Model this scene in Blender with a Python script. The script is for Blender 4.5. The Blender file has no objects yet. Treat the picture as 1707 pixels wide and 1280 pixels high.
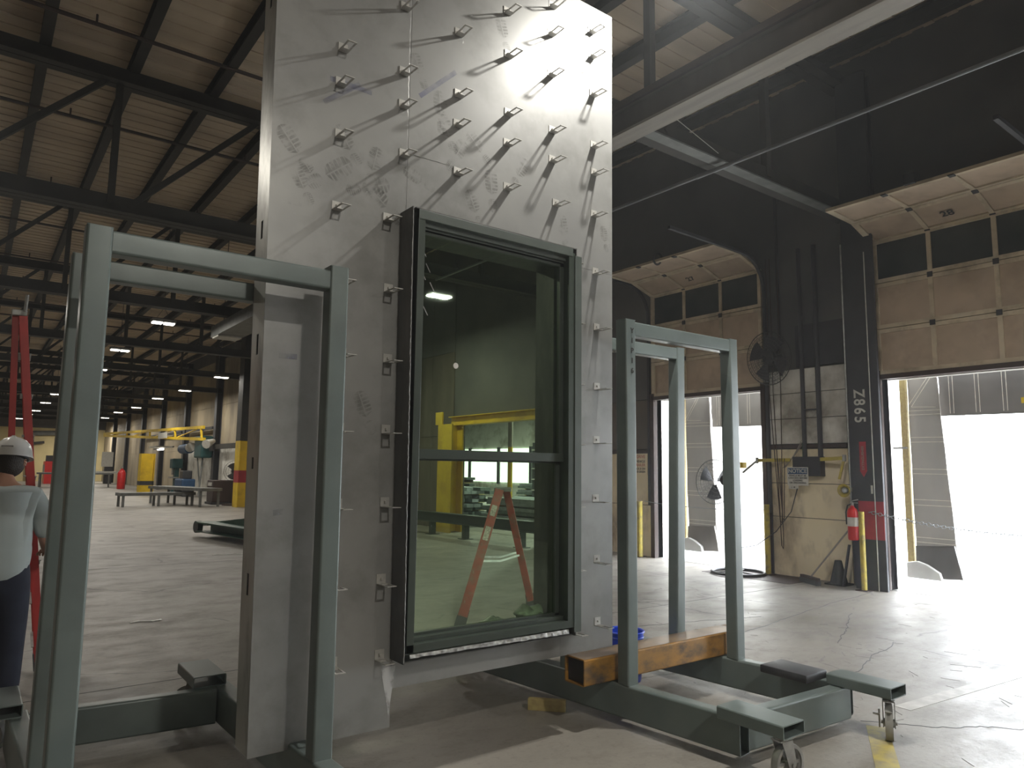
import bpy, bmesh, math, random
from math import sin, cos, pi, radians
from mathutils import Vector, Matrix
random.seed(7)
S = bpy.context.scene
C = S.collection

# ------------------------------------------------------------------ camera, sky, exposure
CAMH = 1.65
RX = Vector((0.79860072, -0.08252593, -0.59617645))
RY = Vector((-0.60171852, -0.08791018, -0.79385554))
RZ = Vector((0.01310369, 0.99270402, -0.11986251))
cam_data = bpy.data.cameras.new('camera'); cam = bpy.data.objects.new('camera', cam_data); C.objects.link(cam)
cam_data.sensor_width = 36.0; cam_data.lens = 1192.0 / 1707.0 * 36.0; cam_data.clip_end = 400
cam.matrix_world = Matrix(((RX.x, RX.y, RX.z, 0), (RY.x, RY.y, RY.z, 0), (RZ.x, RZ.y, RZ.z, CAMH), (0, 0, 0, 1)))
S.camera = cam
S.view_settings.view_transform = 'Standard'; S.view_settings.look = 'None'
S.view_settings.gamma = 1.0; S.view_settings.use_curve_mapping = False
S.view_settings.exposure = 0.13
W = bpy.data.worlds.new('overcast_sky'); S.world = W; W.use_nodes = True
bgn = W.node_tree.nodes['Background']; bgn.inputs[0].default_value = (0.90, 0.95, 1.0, 1); bgn.inputs[1].default_value = 18.0
S.cycles.max_bounces = 8; S.cycles.diffuse_bounces = 4; S.cycles.glossy_bounces = 4; S.cycles.transmission_bounces = 6
S.cycles.use_denoising = True; S.cycles.sample_clamp_indirect = 6.0
LAMP_POWER = 88.0
HAZE = 0.004

def at(u, v, ax, val):
    """world point seen at pixel (u, v) of the photograph on the plane axis=val"""
    c = Vector((u - 853.5, -(v - 640.0), -1192.0))
    d = Vector((RX.dot(c), RY.dot(c), RZ.dot(c)))
    o = Vector((0, 0, CAMH)); t = (val - o[ax]) / d[ax]
    return o + d * t

# ------------------------------------------------------------------ materials
def nt(name):
    m = bpy.data.materials.new(name); m.use_nodes = True
    return m, m.node_tree.nodes, m.node_tree.links, m.node_tree.nodes['Principled BSDF']

def pm(name, c1, c2=None, scale=3.0, rough=0.6, metal=0.0, bump=0.0, detail=5.0, stretch=(1, 1, 1), lo=0.35, hi=0.65, c3=None, s3=0.6, rvar=0.0, spec=0.5):
    m, N, L, P = nt(name)
    P.inputs['Roughness'].default_value = rough; P.inputs['Metallic'].default_value = metal
    P.inputs['Specular IOR Level'].default_value = spec
    c2 = c2 or tuple(x * 0.82 for x in c1)
    tc = N.new('ShaderNodeTexCoord'); mp = N.new('ShaderNodeMapping'); mp.inputs['Scale'].default_value = stretch
    L.new(tc.outputs['Object'], mp.inputs['Vector'])
    no = N.new('ShaderNodeTexNoise'); no.inputs['Scale'].default_value = scale; no.inputs['Detail'].default_value = detail
    L.new(mp.outputs[0], no.inputs['Vector'])
    cr = N.new('ShaderNodeValToRGB'); cr.color_ramp.elements[0].position = lo; cr.color_ramp.elements[1].position = hi
    cr.color_ramp.elements[0].color = (*c1, 1); cr.color_ramp.elements[1].color = (*c2, 1)
    L.new(no.outputs['Fac'], cr.inputs[0]); out = cr.outputs[0]
    if c3:
        n2 = N.new('ShaderNodeTexNoise'); n2.inputs['Scale'].default_value = s3; n2.inputs['Detail'].default_value = 8; n2.inputs['Roughness'].default_value = 0.65
        L.new(mp.outputs[0], n2.inputs['Vector'])
        r2 = N.new('ShaderNodeValToRGB'); r2.color_ramp.elements[0].position = 0.48; r2.color_ramp.elements[1].position = 0.68
        L.new(n2.outputs['Fac'], r2.inputs[0])
        mx = N.new('ShaderNodeMix'); mx.data_type = 'RGBA'; L.new(r2.outputs[0], mx.inputs[0]); L.new(out, mx.inputs[6]); mx.inputs[7].default_value = (*c3, 1)
        out = mx.outputs[2]
    L.new(out, P.inputs['Base Color'])
    if rvar:
        mr = N.new('ShaderNodeMapRange'); mr.inputs[3].default_value = rough - rvar; mr.inputs[4].default_value = rough + rvar
        L.new(no.outputs['Fac'], mr.inputs[0]); L.new(mr.outputs[0], P.inputs['Roughness'])
    if bump:
        b = N.new('ShaderNodeBump'); b.inputs['Strength'].default_value = bump; b.inputs['Distance'].default_value = 0.02
        L.new(no.outputs['Fac'], b.inputs['Height']); L.new(b.outputs[0], P.inputs['Normal'])
    return m

def emis(name, col, st):
    m, N, L, P = nt(name)
    P.inputs['Base Color'].default_value = (*col, 1); P.inputs['Emission Color'].default_value = (*col, 1); P.inputs['Emission Strength'].default_value = st
    return m

M = {}
M['frame'] = pm('grey_green_paint', (0.115, 0.145, 0.14), (0.14, 0.17, 0.162), 4, 0.36, 0.1, 0.03, c3=(0.10, 0.12, 0.115), s3=1.2)
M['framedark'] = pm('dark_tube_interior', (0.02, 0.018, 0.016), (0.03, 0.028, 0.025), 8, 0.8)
M['sheet'] = pm('mill_steel_sheet', (0.275, 0.275, 0.265), (0.225, 0.225, 0.22), 2.2, 0.40, 0.3, 0.06, 9, c3=(0.18, 0.18, 0.172), s3=1.8, rvar=0.06)
M['sheet2'] = pm('mill_steel_channel', (0.5, 0.5, 0.47), (0.36, 0.36, 0.34), 3, 0.4, 0.6, 0.05, 8, (1, 1, 0.4), c3=(0.15, 0.14, 0.13), s3=3)
M['smudge'] = pm('boot_dirt', (0.17, 0.165, 0.155), (0.22, 0.215, 0.2), 30, 0.7)
M['clip'] = pm('zinc_clip_steel', (0.5, 0.49, 0.46), (0.38, 0.37, 0.35), 20, 0.4, 0.5)
M['buck'] = pm('raw_steel_buck', (0.12, 0.12, 0.118), (0.07, 0.07, 0.07), 5, 0.5, 0.3, 0.08, 8, (1, 1, 0.3), c3=(0.17, 0.165, 0.155), s3=4)
M['winalu'] = pm('dark_bronze_green_aluminium', (0.040, 0.052, 0.042), (0.048, 0.060, 0.05), 6, 0.35, 0.2)
M['wincap'] = pm('grey_green_flange', (0.075, 0.09, 0.08), (0.09, 0.105, 0.095), 6, 0.42, 0.2)
M['silver'] = pm('torn_silver_flashing', (0.45, 0.45, 0.43), (0.14, 0.14, 0.135), 30, 0.4, 0.4, 0.4, 6)
M['orange'] = pm('orange_primer_scuffed', (0.40, 0.20, 0.035), (0.26, 0.14, 0.035), 5, 0.5, 0.1, 0.1, 9, (0.8, 1, 1.6), c3=(0.055, 0.048, 0.042), s3=4.2)
M['rusttop'] = pm('rust_brown_mill_scale', (0.30, 0.21, 0.13), (0.22, 0.17, 0.13), 6, 0.35, 0.3, 0.1, 8)
M['rubber'] = pm('black_rubber', (0.035, 0.037, 0.042), (0.05, 0.05, 0.055), 9, 0.5)
M['casteriron'] = pm('cast_iron_wheel', (0.34, 0.34, 0.32), (0.24, 0.24, 0.23), 12, 0.45, 0.2)
M['blue'] = pm('blue_bucket_plastic', (0.01, 0.055, 0.55), (0.01, 0.045, 0.45), 4, 0.35)
M['wood'] = pm('raw_lumber', (0.42, 0.34, 0.14), (0.34, 0.26, 0.11), 8, 0.7, 0, 0.1, 6, (0.3, 4, 4))
M['red'] = pm('red_fibreglass', (0.42, 0.03, 0.025), (0.32, 0.025, 0.02), 8, 0.45, 0, 0, 6, (3, 3, 0.5))
M['redworn'] = pm('worn_red_fibreglass', (0.33, 0.055, 0.035), (0.24, 0.045, 0.03), 10, 0.55, 0, 0, 8, (1, 1, 1), c3=(0.20, 0.12, 0.09), s3=9)
M['alu'] = pm('dull_aluminium', (0.36, 0.36, 0.34), (0.25, 0.25, 0.24), 14, 0.42, 0.4)
M['label'] = pm('paper_label', (0.55, 0.53, 0.48), (0.28, 0.26, 0.22), 60, 0.7)
M['yellow'] = pm('safety_yellow_paint', (0.72, 0.50, 0.015), (0.62, 0.42, 0.015), 3, 0.5, 0, 0.02, c3=(0.5, 0.33, 0.02), s3=2)
M['yellowdull'] = pm('faded_yellow_paint', (0.48, 0.38, 0.05), (0.36, 0.29, 0.06), 6, 0.6, 0, 0.05, 8, c3=(0.18, 0.15, 0.07), s3=7)
M['black'] = pm('sooty_black_steel', (0.035, 0.036, 0.040), (0.045, 0.045, 0.05), 2, 0.65)
M['coldark'] = pm('black_painted_column', (0.040, 0.041, 0.048), (0.05, 0.05, 0.058), 4, 0.5)
M['truss'] = pm('dark_brown_truss_paint', (0.030, 0.027, 0.023), (0.042, 0.038, 0.032), 3, 0.7)
M['deck'] = pm('dusty_roof_deck', (0.62, 0.51, 0.38), (0.50, 0.41, 0.30), 1.2, 0.75, 0, 0, 6, (0.3, 1.5, 1), c3=(0.40, 0.32, 0.235), s3=0.35)
M['beamflange'] = pm('tan_beam_paint', (0.30, 0.27, 0.23), (0.22, 0.2, 0.175), 2, 0.55, 0, 0, 6, (4, 0.4, 1))
M['conduit'] = pm('grey_conduit', (0.24, 0.255, 0.27), (0.19, 0.205, 0.22), 3, 0.45, 0.5)
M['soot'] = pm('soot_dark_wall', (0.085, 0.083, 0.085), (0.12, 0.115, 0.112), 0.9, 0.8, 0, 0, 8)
M['cream'] = pm('dirty_cream_paint', (0.78, 0.68, 0.47), (0.66, 0.56, 0.38), 1.6, 0.65, 0, 0.06, 9, (1, 1, 0.55), c3=(0.30, 0.235, 0.16), s3=1.5)
M['white'] = pm('dirty_white_paint', (0.74, 0.73, 0.68), (0.62, 0.61, 0.56), 1.5, 0.65, 0, 0.05, 8, c3=(0.27, 0.25, 0.21), s3=0.9)
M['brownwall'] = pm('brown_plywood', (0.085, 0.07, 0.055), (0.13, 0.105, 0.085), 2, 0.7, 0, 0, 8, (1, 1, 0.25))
M['farwall'] = pm('tan_block_wall', (0.42, 0.35, 0.24), (0.32, 0.27, 0.185), 0.9, 0.7, 0, 0, 8, (1, 1, 0.4), c3=(0.18, 0.15, 0.11), s3=0.4)
M['endwall'] = pm('pale_yellow_wall', (0.60, 0.50, 0.26), (0.52, 0.43, 0.22), 1, 0.6)
M['doorwood'] = pm('tan_door_board', (0.50, 0.39, 0.29), (0.42, 0.33, 0.245), 2, 0.6, 0, 0, 8, c3=(0.34, 0.26, 0.19), s3=1.3)
M['doorrail'] = pm('cream_door_rail', (0.60, 0.51, 0.37), (0.48, 0.41, 0.30), 4, 0.6, 0, 0, 8, c3=(0.34, 0.28, 0.2), s3=3)
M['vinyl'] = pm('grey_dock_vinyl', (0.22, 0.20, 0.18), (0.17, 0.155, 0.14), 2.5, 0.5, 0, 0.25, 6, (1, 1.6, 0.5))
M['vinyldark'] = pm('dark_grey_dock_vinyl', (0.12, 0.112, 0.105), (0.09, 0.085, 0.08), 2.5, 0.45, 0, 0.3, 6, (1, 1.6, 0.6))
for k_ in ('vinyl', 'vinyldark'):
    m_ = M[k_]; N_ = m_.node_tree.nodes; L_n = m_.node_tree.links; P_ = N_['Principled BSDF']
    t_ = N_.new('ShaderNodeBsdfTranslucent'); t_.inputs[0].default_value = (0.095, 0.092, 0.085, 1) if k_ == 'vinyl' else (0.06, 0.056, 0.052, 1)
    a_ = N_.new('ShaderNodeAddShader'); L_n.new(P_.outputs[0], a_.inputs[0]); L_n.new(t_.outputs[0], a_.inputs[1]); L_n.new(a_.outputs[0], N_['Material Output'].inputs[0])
M['stitch'] = pm('pale_stitching', (0.85, 0.8, 0.68), None, 20, 0.7)
M['whitebag'] = pm('white_vinyl_pad', (0.7, 0.7, 0.68), (0.6, 0.6, 0.58), 5, 0.5, 0, 0.3)
M['signwhite'] = pm('sign_white', (0.55, 0.54, 0.50), (0.46, 0.45, 0.41), 12, 0.55)
M['signblue'] = pm('sign_blue', (0.025, 0.075, 0.17), None, 8, 0.5)
M['ink'] = pm('black_ink', (0.03, 0.03, 0.03), None, 8, 0.6)
M['redink'] = pm('faded_red_ink', (0.5, 0.14, 0.08), (0.42, 0.2, 0.13), 30, 0.6)
M['redpaint'] = pm('red_column_paint', (0.38, 0.03, 0.04), (0.3, 0.025, 0.035), 4, 0.5)
M['extred'] = pm('extinguisher_red', (0.6, 0.02, 0.02), None, 4, 0.3)
M['steelgal'] = pm('galvanised_steel', (0.42, 0.46, 0.48), (0.30, 0.33, 0.35), 9, 0.35, 0.6)
M['steelgreen'] = pm('grey_green_stock_steel', (0.16, 0.2, 0.19), (0.11, 0.13, 0.125), 9, 0.5, 0.3)
M['green'] = pm('dark_green_paint', (0.012, 0.075, 0.045), (0.01, 0.055, 0.035), 5, 0.4)
M['teal'] = pm('teal_machine_paint', (0.02, 0.075, 0.08), (0.015, 0.06, 0.06), 5, 0.5)
M['benchgrey'] = pm('bench_grey', (0.16, 0.165, 0.16), (0.11, 0.115, 0.11), 5, 0.5, 0.3)
M['darkgreen'] = pm('dark_green_beam', (0.04, 0.052, 0.045), (0.03, 0.04, 0.035), 5, 0.5)
M['brown'] = pm('dark_brown_metal', (0.055, 0.035, 0.03), None, 5, 0.6)
M['hat'] = pm('hard_hat_white', (0.75, 0.75, 0.73), (0.68, 0.68, 0.66), 6, 0.22)
M['hair'] = pm('dark_hair', (0.018, 0.012, 0.009), (0.03, 0.02, 0.015), 60, 0.6, 0, 0.4, 4, (4, 4, 1))
M['skin'] = pm('skin', (0.36, 0.19, 0.125), (0.32, 0.165, 0.11), 10, 0.55)
M['shirt'] = pm('pale_grey_teal_shirt', (0.42, 0.47, 0.46), (0.35, 0.40, 0.395), 4, 0.85, 0, 0.25, 3, (1, 1, 0.5))
M['navy'] = pm('navy_trousers', (0.012, 0.015, 0.03), (0.018, 0.022, 0.04), 6, 0.85, 0, 0.2)
M['lens'] = emis('lamp_lens', (1.0, 0.96, 0.86), 6.0)
M['bag'] = pm('cloudy_plastic_bag', (0.35, 0.38, 0.35), (0.2, 0.23, 0.2), 14, 0.25, 0, 0.6)
M['cone'] = pm('black_cone_rubber', (0.03, 0.03, 0.03), None, 4, 0.6)
M['paintyellow'] = pm('worn_yellow_floor_paint', (0.42, 0.34, 0.08), (0.3, 0.26, 0.12), 9, 0.6, 0, 0, 8, c3=(0.2, 0.18, 0.13), s3=6)
M['paintwhite'] = pm('worn_white_floor_paint', (0.5, 0.49, 0.46), (0.36, 0.35, 0.33), 9, 0.55, 0, 0, 8)
M['yardconcrete'] = pm('yard_concrete', (0.55, 0.54, 0.52), (0.48, 0.47, 0.45), 2, 0.7)
M['litter'] = pm('white_scrap', (0.7, 0.7, 0.66), None, 4, 0.6)

def glass_mat(name, tint, rough=0.02, ref=0.12):
    m, N, L, P = nt(name); N.remove(P)
    out = N['Material Output']; tr = N.new('ShaderNodeBsdfTransparent'); gl = N.new('ShaderNodeBsdfGlossy'); mx = N.new('ShaderNodeMixShader')
    tr.inputs[0].default_value = (*tint, 1); gl.inputs['Roughness'].default_value = rough; gl.inputs['Color'].default_value = (0.8, 0.9, 0.85, 1)
    lw = N.new('ShaderNodeLayerWeight'); lw.inputs[0].default_value = 0.25
    mr = N.new('ShaderNodeMapRange'); mr.inputs[3].default_value = ref * 0.4; mr.inputs[4].default_value = 0.7
    L.new(lw.outputs['Fresnel'], mr.inputs[0]); L.new(mr.outputs[0], mx.inputs[0]); L.new(tr.outputs[0], mx.inputs[1]); L.new(gl.outputs[0], mx.inputs[2]); L.new(mx.outputs[0], out.inputs[0])
    return m
M['glass'] = glass_mat('green_tinted_glass', (0.80, 0.90, 0.76), ref=0.10)
M['doorglass'] = pm('grimy_door_glass', (0.035, 0.042, 0.042), (0.05, 0.055, 0.052), 3, 0.2)
def stain_mat(name, col, alpha, scale, a0=0.4, a1=0.65):
    m, N, L, P = nt(name); P.inputs['Base Color'].default_value = (*col, 1); P.inputs['Roughness'].default_value = 0.7
    tc = N.new('ShaderNodeTexCoord'); no = N.new('ShaderNodeTexNoise'); no.inputs['Scale'].default_value = scale; no.inputs['Detail'].default_value = 6
    mr = N.new('ShaderNodeMapRange'); mr.inputs[1].default_value = a0; mr.inputs[2].default_value = a1; mr.inputs[3].default_value = 0; mr.inputs[4].default_value = alpha
    L.new(tc.outputs['Object'], no.inputs['Vector']); L.new(no.outputs['Fac'], mr.inputs[0]); L.new(mr.outputs[0], P.inputs['Alpha'])
    return m
M['boot'] = stain_mat('boot_print_dirt', (0.09, 0.085, 0.075), 0.32, 18)
M['chalk'] = stain_mat('blue_chalk', (0.12, 0.14, 0.36), 0.20, 7)
M['primer'] = stain_mat('pale_drip', (0.5, 0.5, 0.49), 0.8, 14, 0.25, 0.5)
M['cage'] = pm('fan_cage_wire', (0.06, 0.06, 0.06), None, 4, 0.5)

def floor_mat():
    m, N, L, P = nt('worn_concrete_floor')
    tc = N.new('ShaderNodeTexCoord')
    def noise(sc, det=6, rough=0.6, stretch=(1, 1, 1)):
        mp = N.new('ShaderNodeMapping'); mp.inputs['Scale'].default_value = stretch; L.new(tc.outputs['Object'], mp.inputs[0])
        n = N.new('ShaderNodeTexNoise'); n.inputs['Scale'].default_value = sc; n.inputs['Detail'].default_value = det; n.inputs['Roughness'].default_value = rough
        L.new(mp.outputs[0], n.inputs['Vector']); return n
    def ramp(src, a, b, ca, cb):
        r = N.new('ShaderNodeValToRGB'); e = r.color_ramp.elements; e[0].position = a; e[1].position = b; e[0].color = (*ca, 1); e[1].color = (*cb, 1); L.new(src, r.inputs[0]); return r
    def mix(fac, a, b, mode='MIX'):
        x = N.new('ShaderNodeMix'); x.data_type = 'RGBA'; x.blend_type = mode
        if isinstance(fac, float): x.inputs[0].default_value = fac
        else: L.new(fac, x.inputs[0])
        L.new(a, x.inputs[6])
        if isinstance(b, tuple): x.inputs[7].default_value = (*b, 1)
        else: L.new(b, x.inputs[7])
        return x.outputs[2]
    big = noise(0.35, 8); base = ramp(big.outputs['Fac'], 0.35, 0.65, (0.20, 0.185, 0.16), (0.285, 0.265, 0.235)).outputs[0]
    mid = noise(2.0, 10, 0.72, (0.8, 1.2, 1)); base = mix(ramp(mid.outputs['Fac'], 0.5, 0.72, (0, 0, 0), (0.7, 0.7, 0.7)).outputs[0], base, (0.125, 0.113, 0.098))
    fine = noise(22, 6, 0.7); base = mix(ramp(fine.outputs['Fac'], 0.55, 0.8, (0, 0, 0), (0.75, 0.75, 0.75)).outputs[0], base, (0.085, 0.078, 0.07))
    # cracks
    dn = noise(1.5, 5); ad = N.new('ShaderNodeMix'); ad.data_type = 'VECTOR'; ad.inputs[0].default_value = 0.25
    L.new(tc.outputs['Object'], ad.inputs[4]); L.new(dn.outputs['Color'], ad.inputs[5])
    vo = N.new('ShaderNodeTexVoronoi'); vo.feature = 'DISTANCE_TO_EDGE'; vo.inputs['Scale'].default_value = 0.55; L.new(ad.outputs[1], vo.inputs['Vector'])
    cm = noise(0.8, 2); ck = ramp(vo.outputs['Distance'], 0.002, 0.006, (1, 1, 1), (0, 0, 0))
    ml = N.new('ShaderNodeMath'); ml.operation = 'MULTIPLY'; L.new(ck.outputs[0], ml.inputs[0]); L.new(ramp(cm.outputs['Fac'], 0.5, 0.56, (0, 0, 0), (0.8, 0.8, 0.8)).outputs[0], ml.inputs[1])
    base = mix(ml.outputs[0], base, (0.05, 0.045, 0.04))
    L.new(base, P.inputs['Base Color'])
    rr = N.new('ShaderNodeMapRange'); rr.inputs[1].default_value = 0.3; rr.inputs[2].default_value = 0.7; rr.inputs[3].default_value = 0.34; rr.inputs[4].default_value = 0.62
    L.new(mid.outputs['Fac'], rr.inputs[0]); L.new(rr.outputs[0], P.inputs['Roughness'])
    b = N.new('ShaderNodeBump'); b.inputs['Strength'].default_value = 0.25; b.inputs['Distance'].default_value = 0.01
    L.new(fine.outputs['Fac'], b.inputs['Height']); L.new(b.outputs[0], P.inputs['Normal'])
    return m
M['floor'] = floor_mat()

# ------------------------------------------------------------------ mesh helpers
def box(bm, x0, x1, y0, y1, z0, z1):
    v = [bm.verts.new(p) for p in ((x0, y0, z0), (x1, y0, z0), (x1, y1, z0), (x0, y1, z0), (x0, y0, z1), (x1, y0, z1), (x1, y1, z1), (x0, y1, z1))]
    for f in ((3, 2, 1, 0), (4, 5, 6, 7), (0, 1, 5, 4), (1, 2, 6, 5), (2, 3, 7, 6), (3, 0, 4, 7)): bm.faces.new([v[i] for i in f])
def frame_axes(p0, p1, up=(0, 0, 1)):
    d = (Vector(p1) - Vector(p0)); l = d.length; d.normalize(); up = Vector(up)
    if abs(d.dot(up)) > 0.98: up = Vector((0, 1, 0))
    s = d.cross(up).normalized(); u = s.cross(d).normalized()
    return d, s, u, l
def bar(bm, p0, p1, w, h, up=(0, 0, 1)):
    d, s, u, l = frame_axes(p0, p1, up); p0 = Vector(p0); p1 = Vector(p1); r = []
    for p in (p0, p1): r.append([bm.verts.new(p + s * a * w / 2 + u * b * h / 2) for a, b in ((-1, -1), (1, -1), (1, 1), (-1, 1))])
    bm.faces.new(r[0]); bm.faces.new(r[1][::-1])
    for i in range(4): bm.faces.new((r[0][(i + 1) % 4], r[0][i], r[1][i], r[1][(i + 1) % 4]))
def cyl(bm, p0, p1, r, seg=12, r2=None):
    d, s, u, l = frame_axes(p0, p1); r2 = r if r2 is None else r2; R = []
    for p, q in ((Vector(p0), r), (Vector(p1), r2)): R.append([bm.verts.new(p + (s * cos(2 * pi * i / seg) + u * sin(2 * pi * i / seg)) * q) for i in range(seg)])
    bm.faces.new(R[0]); bm.faces.new(R[1][::-1])
    for i in range(seg): bm.faces.new((R[0][(i + 1) % seg], R[0][i], R[1][i], R[1][(i + 1) % seg]))
def path(bm, pts, r, seg=6):
    pts = [Vector(p) for p in pts]; prev = None; n = len(pts)
    for i, p in enumerate(pts):
        a = pts[max(0, i - 1)]; b = pts[min(n - 1, i + 1)]; d, s, u, l = frame_axes(a, b)
        ring = [bm.verts.new(p + (s * cos(2 * pi * k / seg) + u * sin(2 * pi * k / seg)) * r) for k in range(seg)]
        if prev:
            for k in range(seg): bm.faces.new((prev[(k + 1) % seg], prev[k], ring[k], ring[(k + 1) % seg]))
        else: bm.faces.new(ring)
        prev = ring
    bm.faces.new(prev[::-1])
def torus(bm, c, axis, R, r, seg=32, s2=6):
    axis = Vector(axis).normalized(); a = axis.orthogonal().normalized(); b = axis.cross(a); c = Vector(c); rings = []
    for i in range(seg):
        t = 2 * pi * i / seg; o = a * cos(t) + b * sin(t)
        rings.append([bm.verts.new(c + o * (R + r * cos(2 * pi * k / s2)) + axis * r * sin(2 * pi * k / s2)) for k in range(s2)])
    for i in range(seg):
        A, B = rings[i], rings[(i + 1) % seg]
        for k in range(s2): bm.faces.new((A[k], A[(k + 1) % s2], B[(k + 1) % s2], B[k]))
def lathe(bm, c, prof, seg=24, axis=(0, 0, 1)):
    axis = Vector(axis).normalized(); a = axis.orthogonal().normalized(); b = axis.cross(a); c = Vector(c); prev = None
    for r, h in prof:
        ring = [bm.verts.new(c + (a * cos(2 * pi * i / seg) + b * sin(2 * pi * i / seg)) * max(r, 1e-4) + axis * h) for i in range(seg)]
        if prev:
            for i in range(seg): bm.faces.new((prev[i], prev[(i + 1) % seg], ring[(i + 1) % seg], ring[i]))
        prev = ring
def rtube(bm, p0, p1, w, h, wall=0.006, r=0.012, up=(0, 0, 1)):
    """hollow rectangular steel tube with rounded corners and open ends"""
    d, s, u, l = frame_axes(p0, p1, up)
    def prof(hw, hh, rr):
        o = []
        for cx_, cy_, a0 in ((hw - rr, hh - rr, 0), (-hw + rr, hh - rr, 90), (-hw + rr, -hh + rr, 180), (hw - rr, -hh + rr, 270)):
            for k in range(4): a = radians(a0 + 30 * k); o.append((cx_ + rr * cos(a), cy_ + rr * sin(a)))
        return o
    po = prof(w / 2, h / 2, r); pi_ = prof(w / 2 - wall, h / 2 - wall, max(r - wall, 0.003)); R = []
    for p in (Vector(p0), Vector(p1)):
        R.append([bm.verts.new(p + s * a + u * b) for a, b in po]); R.append([bm.verts.new(p + s * a + u * b) for a, b in pi_])
    n = len(po)
    for i in range(n):
        j = (i + 1) % n
        bm.faces.new((R[0][i], R[0][j], R[2][j], R[2][i])); bm.faces.new((R[1][j], R[1][i], R[3][i], R[3][j]))
        bm.faces.new((R[0][j], R[0][i], R[1][i], R[1][j])); bm.faces.new((R[2][i], R[2][j], R[3][j], R[3][i]))

def obj(name, bm, m, parent=None, smooth=False, bevel=0.0, kind=None, label=None):
    bmesh.ops.recalc_face_normals(bm, faces=bm.faces)
    if bevel: bmesh.ops.bevel(bm, geom=list(bm.edges), offset=bevel, segments=2, profile=0.6, affect='EDGES', clamp_overlap=True)
    me = bpy.data.meshes.new(name); bm.to_mesh(me); bm.free()
    if smooth:
        for p in me.polygons: p.use_smooth = True
        try: me.set_sharp_from_angle(angle=radians(38))
        except Exception: pass
    me.materials.append(M[m] if isinstance(m, str) else m)
    o = bpy.data.objects.new(name, me); C.objects.link(o)
    if smooth == 'w': md = o.modifiers.new('wn', 'WEIGHTED_NORMAL'); md.keep_sharp = True; md.mode = 'FACE_AREA'
    if parent:
        o.parent = parent; o.matrix_parent_inverse = world_inv(parent)
    if kind: o['kind'] = kind
    if label: o['label'] = label
    return o
def world_inv(p):
    m = Matrix.Identity(4); q = p
    ch = []
    while q: ch.append(q); q = q.parent
    for q in reversed(ch): m = m @ q.matrix_parent_inverse @ q.matrix_basis
    return m.inverted()
def tag(o, label, cat, group=None):
    o['label'] = label; o['category'] = cat
    if group: o['group'] = group
    return o
def thing(name, label, cat, loc=(0, 0, 0), group=None):
    o = bpy.data.objects.new(name, None); C.objects.link(o); o.location = loc; o.empty_display_size = 0.1
    return tag(o, label, cat, group)
def one(name, fn, m, parent=None, **k):
    bm = bmesh.new(); fn(bm); return obj(name, bm, m, parent, **k)
def bx(name, x0, x1, y0, y1, z0, z1, m, parent=None, **k): return one(name, lambda b: box(b, x0, x1, y0, y1, z0, z1), m, parent, **k)
def children(o): return [c for c in bpy.data.objects if c.parent == o]
KIDS = {}
def copy_tree(src, kids, delta):
    """copy of a thing and its parts, moved by delta (parts keep their place relative to the thing)"""
    r = src.copy(); C.objects.link(r); r.location = Vector(src.location) + Vector(delta)
    for c in kids:
        d = c.copy(); C.objects.link(d); d.parent = r
        for g in [x for x in c.children]:
            e = g.copy(); C.objects.link(e); e.parent = d
    return r
def text(name, s, loc, size, rot, m, parent=None, ext=0.001, label=None, align='CENTER', sx=1.0):
    cu = bpy.data.curves.new(name, 'FONT'); cu.body = s; cu.size = size; cu.extrude = ext; cu.align_x = align; cu.align_y = 'CENTER'
    cu.offset = size * 0.02
    tmp = bpy.data.objects.new(name, cu); C.objects.link(tmp); me = bpy.data.meshes.new_from_object(tmp.evaluated_get(bpy.context.evaluated_depsgraph_get()))
    bpy.data.objects.remove(tmp); me.materials.clear(); me.materials.append(M[m]); me.name = name
    o = bpy.data.objects.new(name, me); C.objects.link(o)
    X, Y = Vector(rot[0]), Vector(rot[1]); Z = X.cross(Y)
    mw = Matrix((X, Y, Z)).transposed().to_4x4(); mw.translation = Vector(loc)
    if parent: o.parent = parent; o.matrix_parent_inverse = world_inv(parent)
    o.matrix_basis = mw @ Matrix.Diagonal((sx, 1, 1, 1))
    if label: o['label'] = label
    return o
NX = ((0, -1, 0), (0, 0, 1))      # lettering on a face that looks towards -X: reads along -Y

# ------------------------------------------------------------------ the setting
DX = 10.85
HALL = 84.0
XL = -7.0; YB = -24.0
floor = bx('floor', XL - 0.3, DX + 0.35, YB - 0.3, HALL + 0.3, -0.2, 0.0, 'floor', kind='structure')
one('floor_slab_joint', lambda b: ([box(b, -6.9, 10.8, y, y + 0.008, 0.0, 0.0015) for y in (6.2, 13.3, 20.4, 27.5)], [box(b, x, x + 0.008, -8.8, 80, 0.0, 0.0015) for x in (-1.2,)]), 'coldark', floor, kind='stuff')
def slab_line(x0, y0, x1, y1, w): return lambda b: bar(b, (x0, y0, 0.001), (x1, y1, 0.001), w, 0.002)
one('painted_line', slab_line(5.46, 2.58, 8.7, 2.30, 0.12), 'paintwhite', floor, label='worn white painted line')
one('painted_line', slab_line(4.93, 2.50, 4.0, 1.95, 0.13), 'paintyellow', floor, label='worn yellow painted line')
def crack(pts):
    def f(b):
        for a, c in zip(pts, pts[1:]): bar(b, (a[0], a[1], 0.0008), (c[0], c[1], 0.0008), 0.008, 0.0016)
    return f
def wob(p, q, n, a):
    o = []; w = 0; n = n * 2
    for i in range(n + 1):
        t = i / n; w = w * .9 + random.uniform(-a, a) * .6; e = 1 - abs(2 * t - 1) ** 4; o.append((p[0] + (q[0] - p[0]) * t + w * e * .6, p[1] + (q[1] - p[1]) * t + w * e))
    return o
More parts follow.
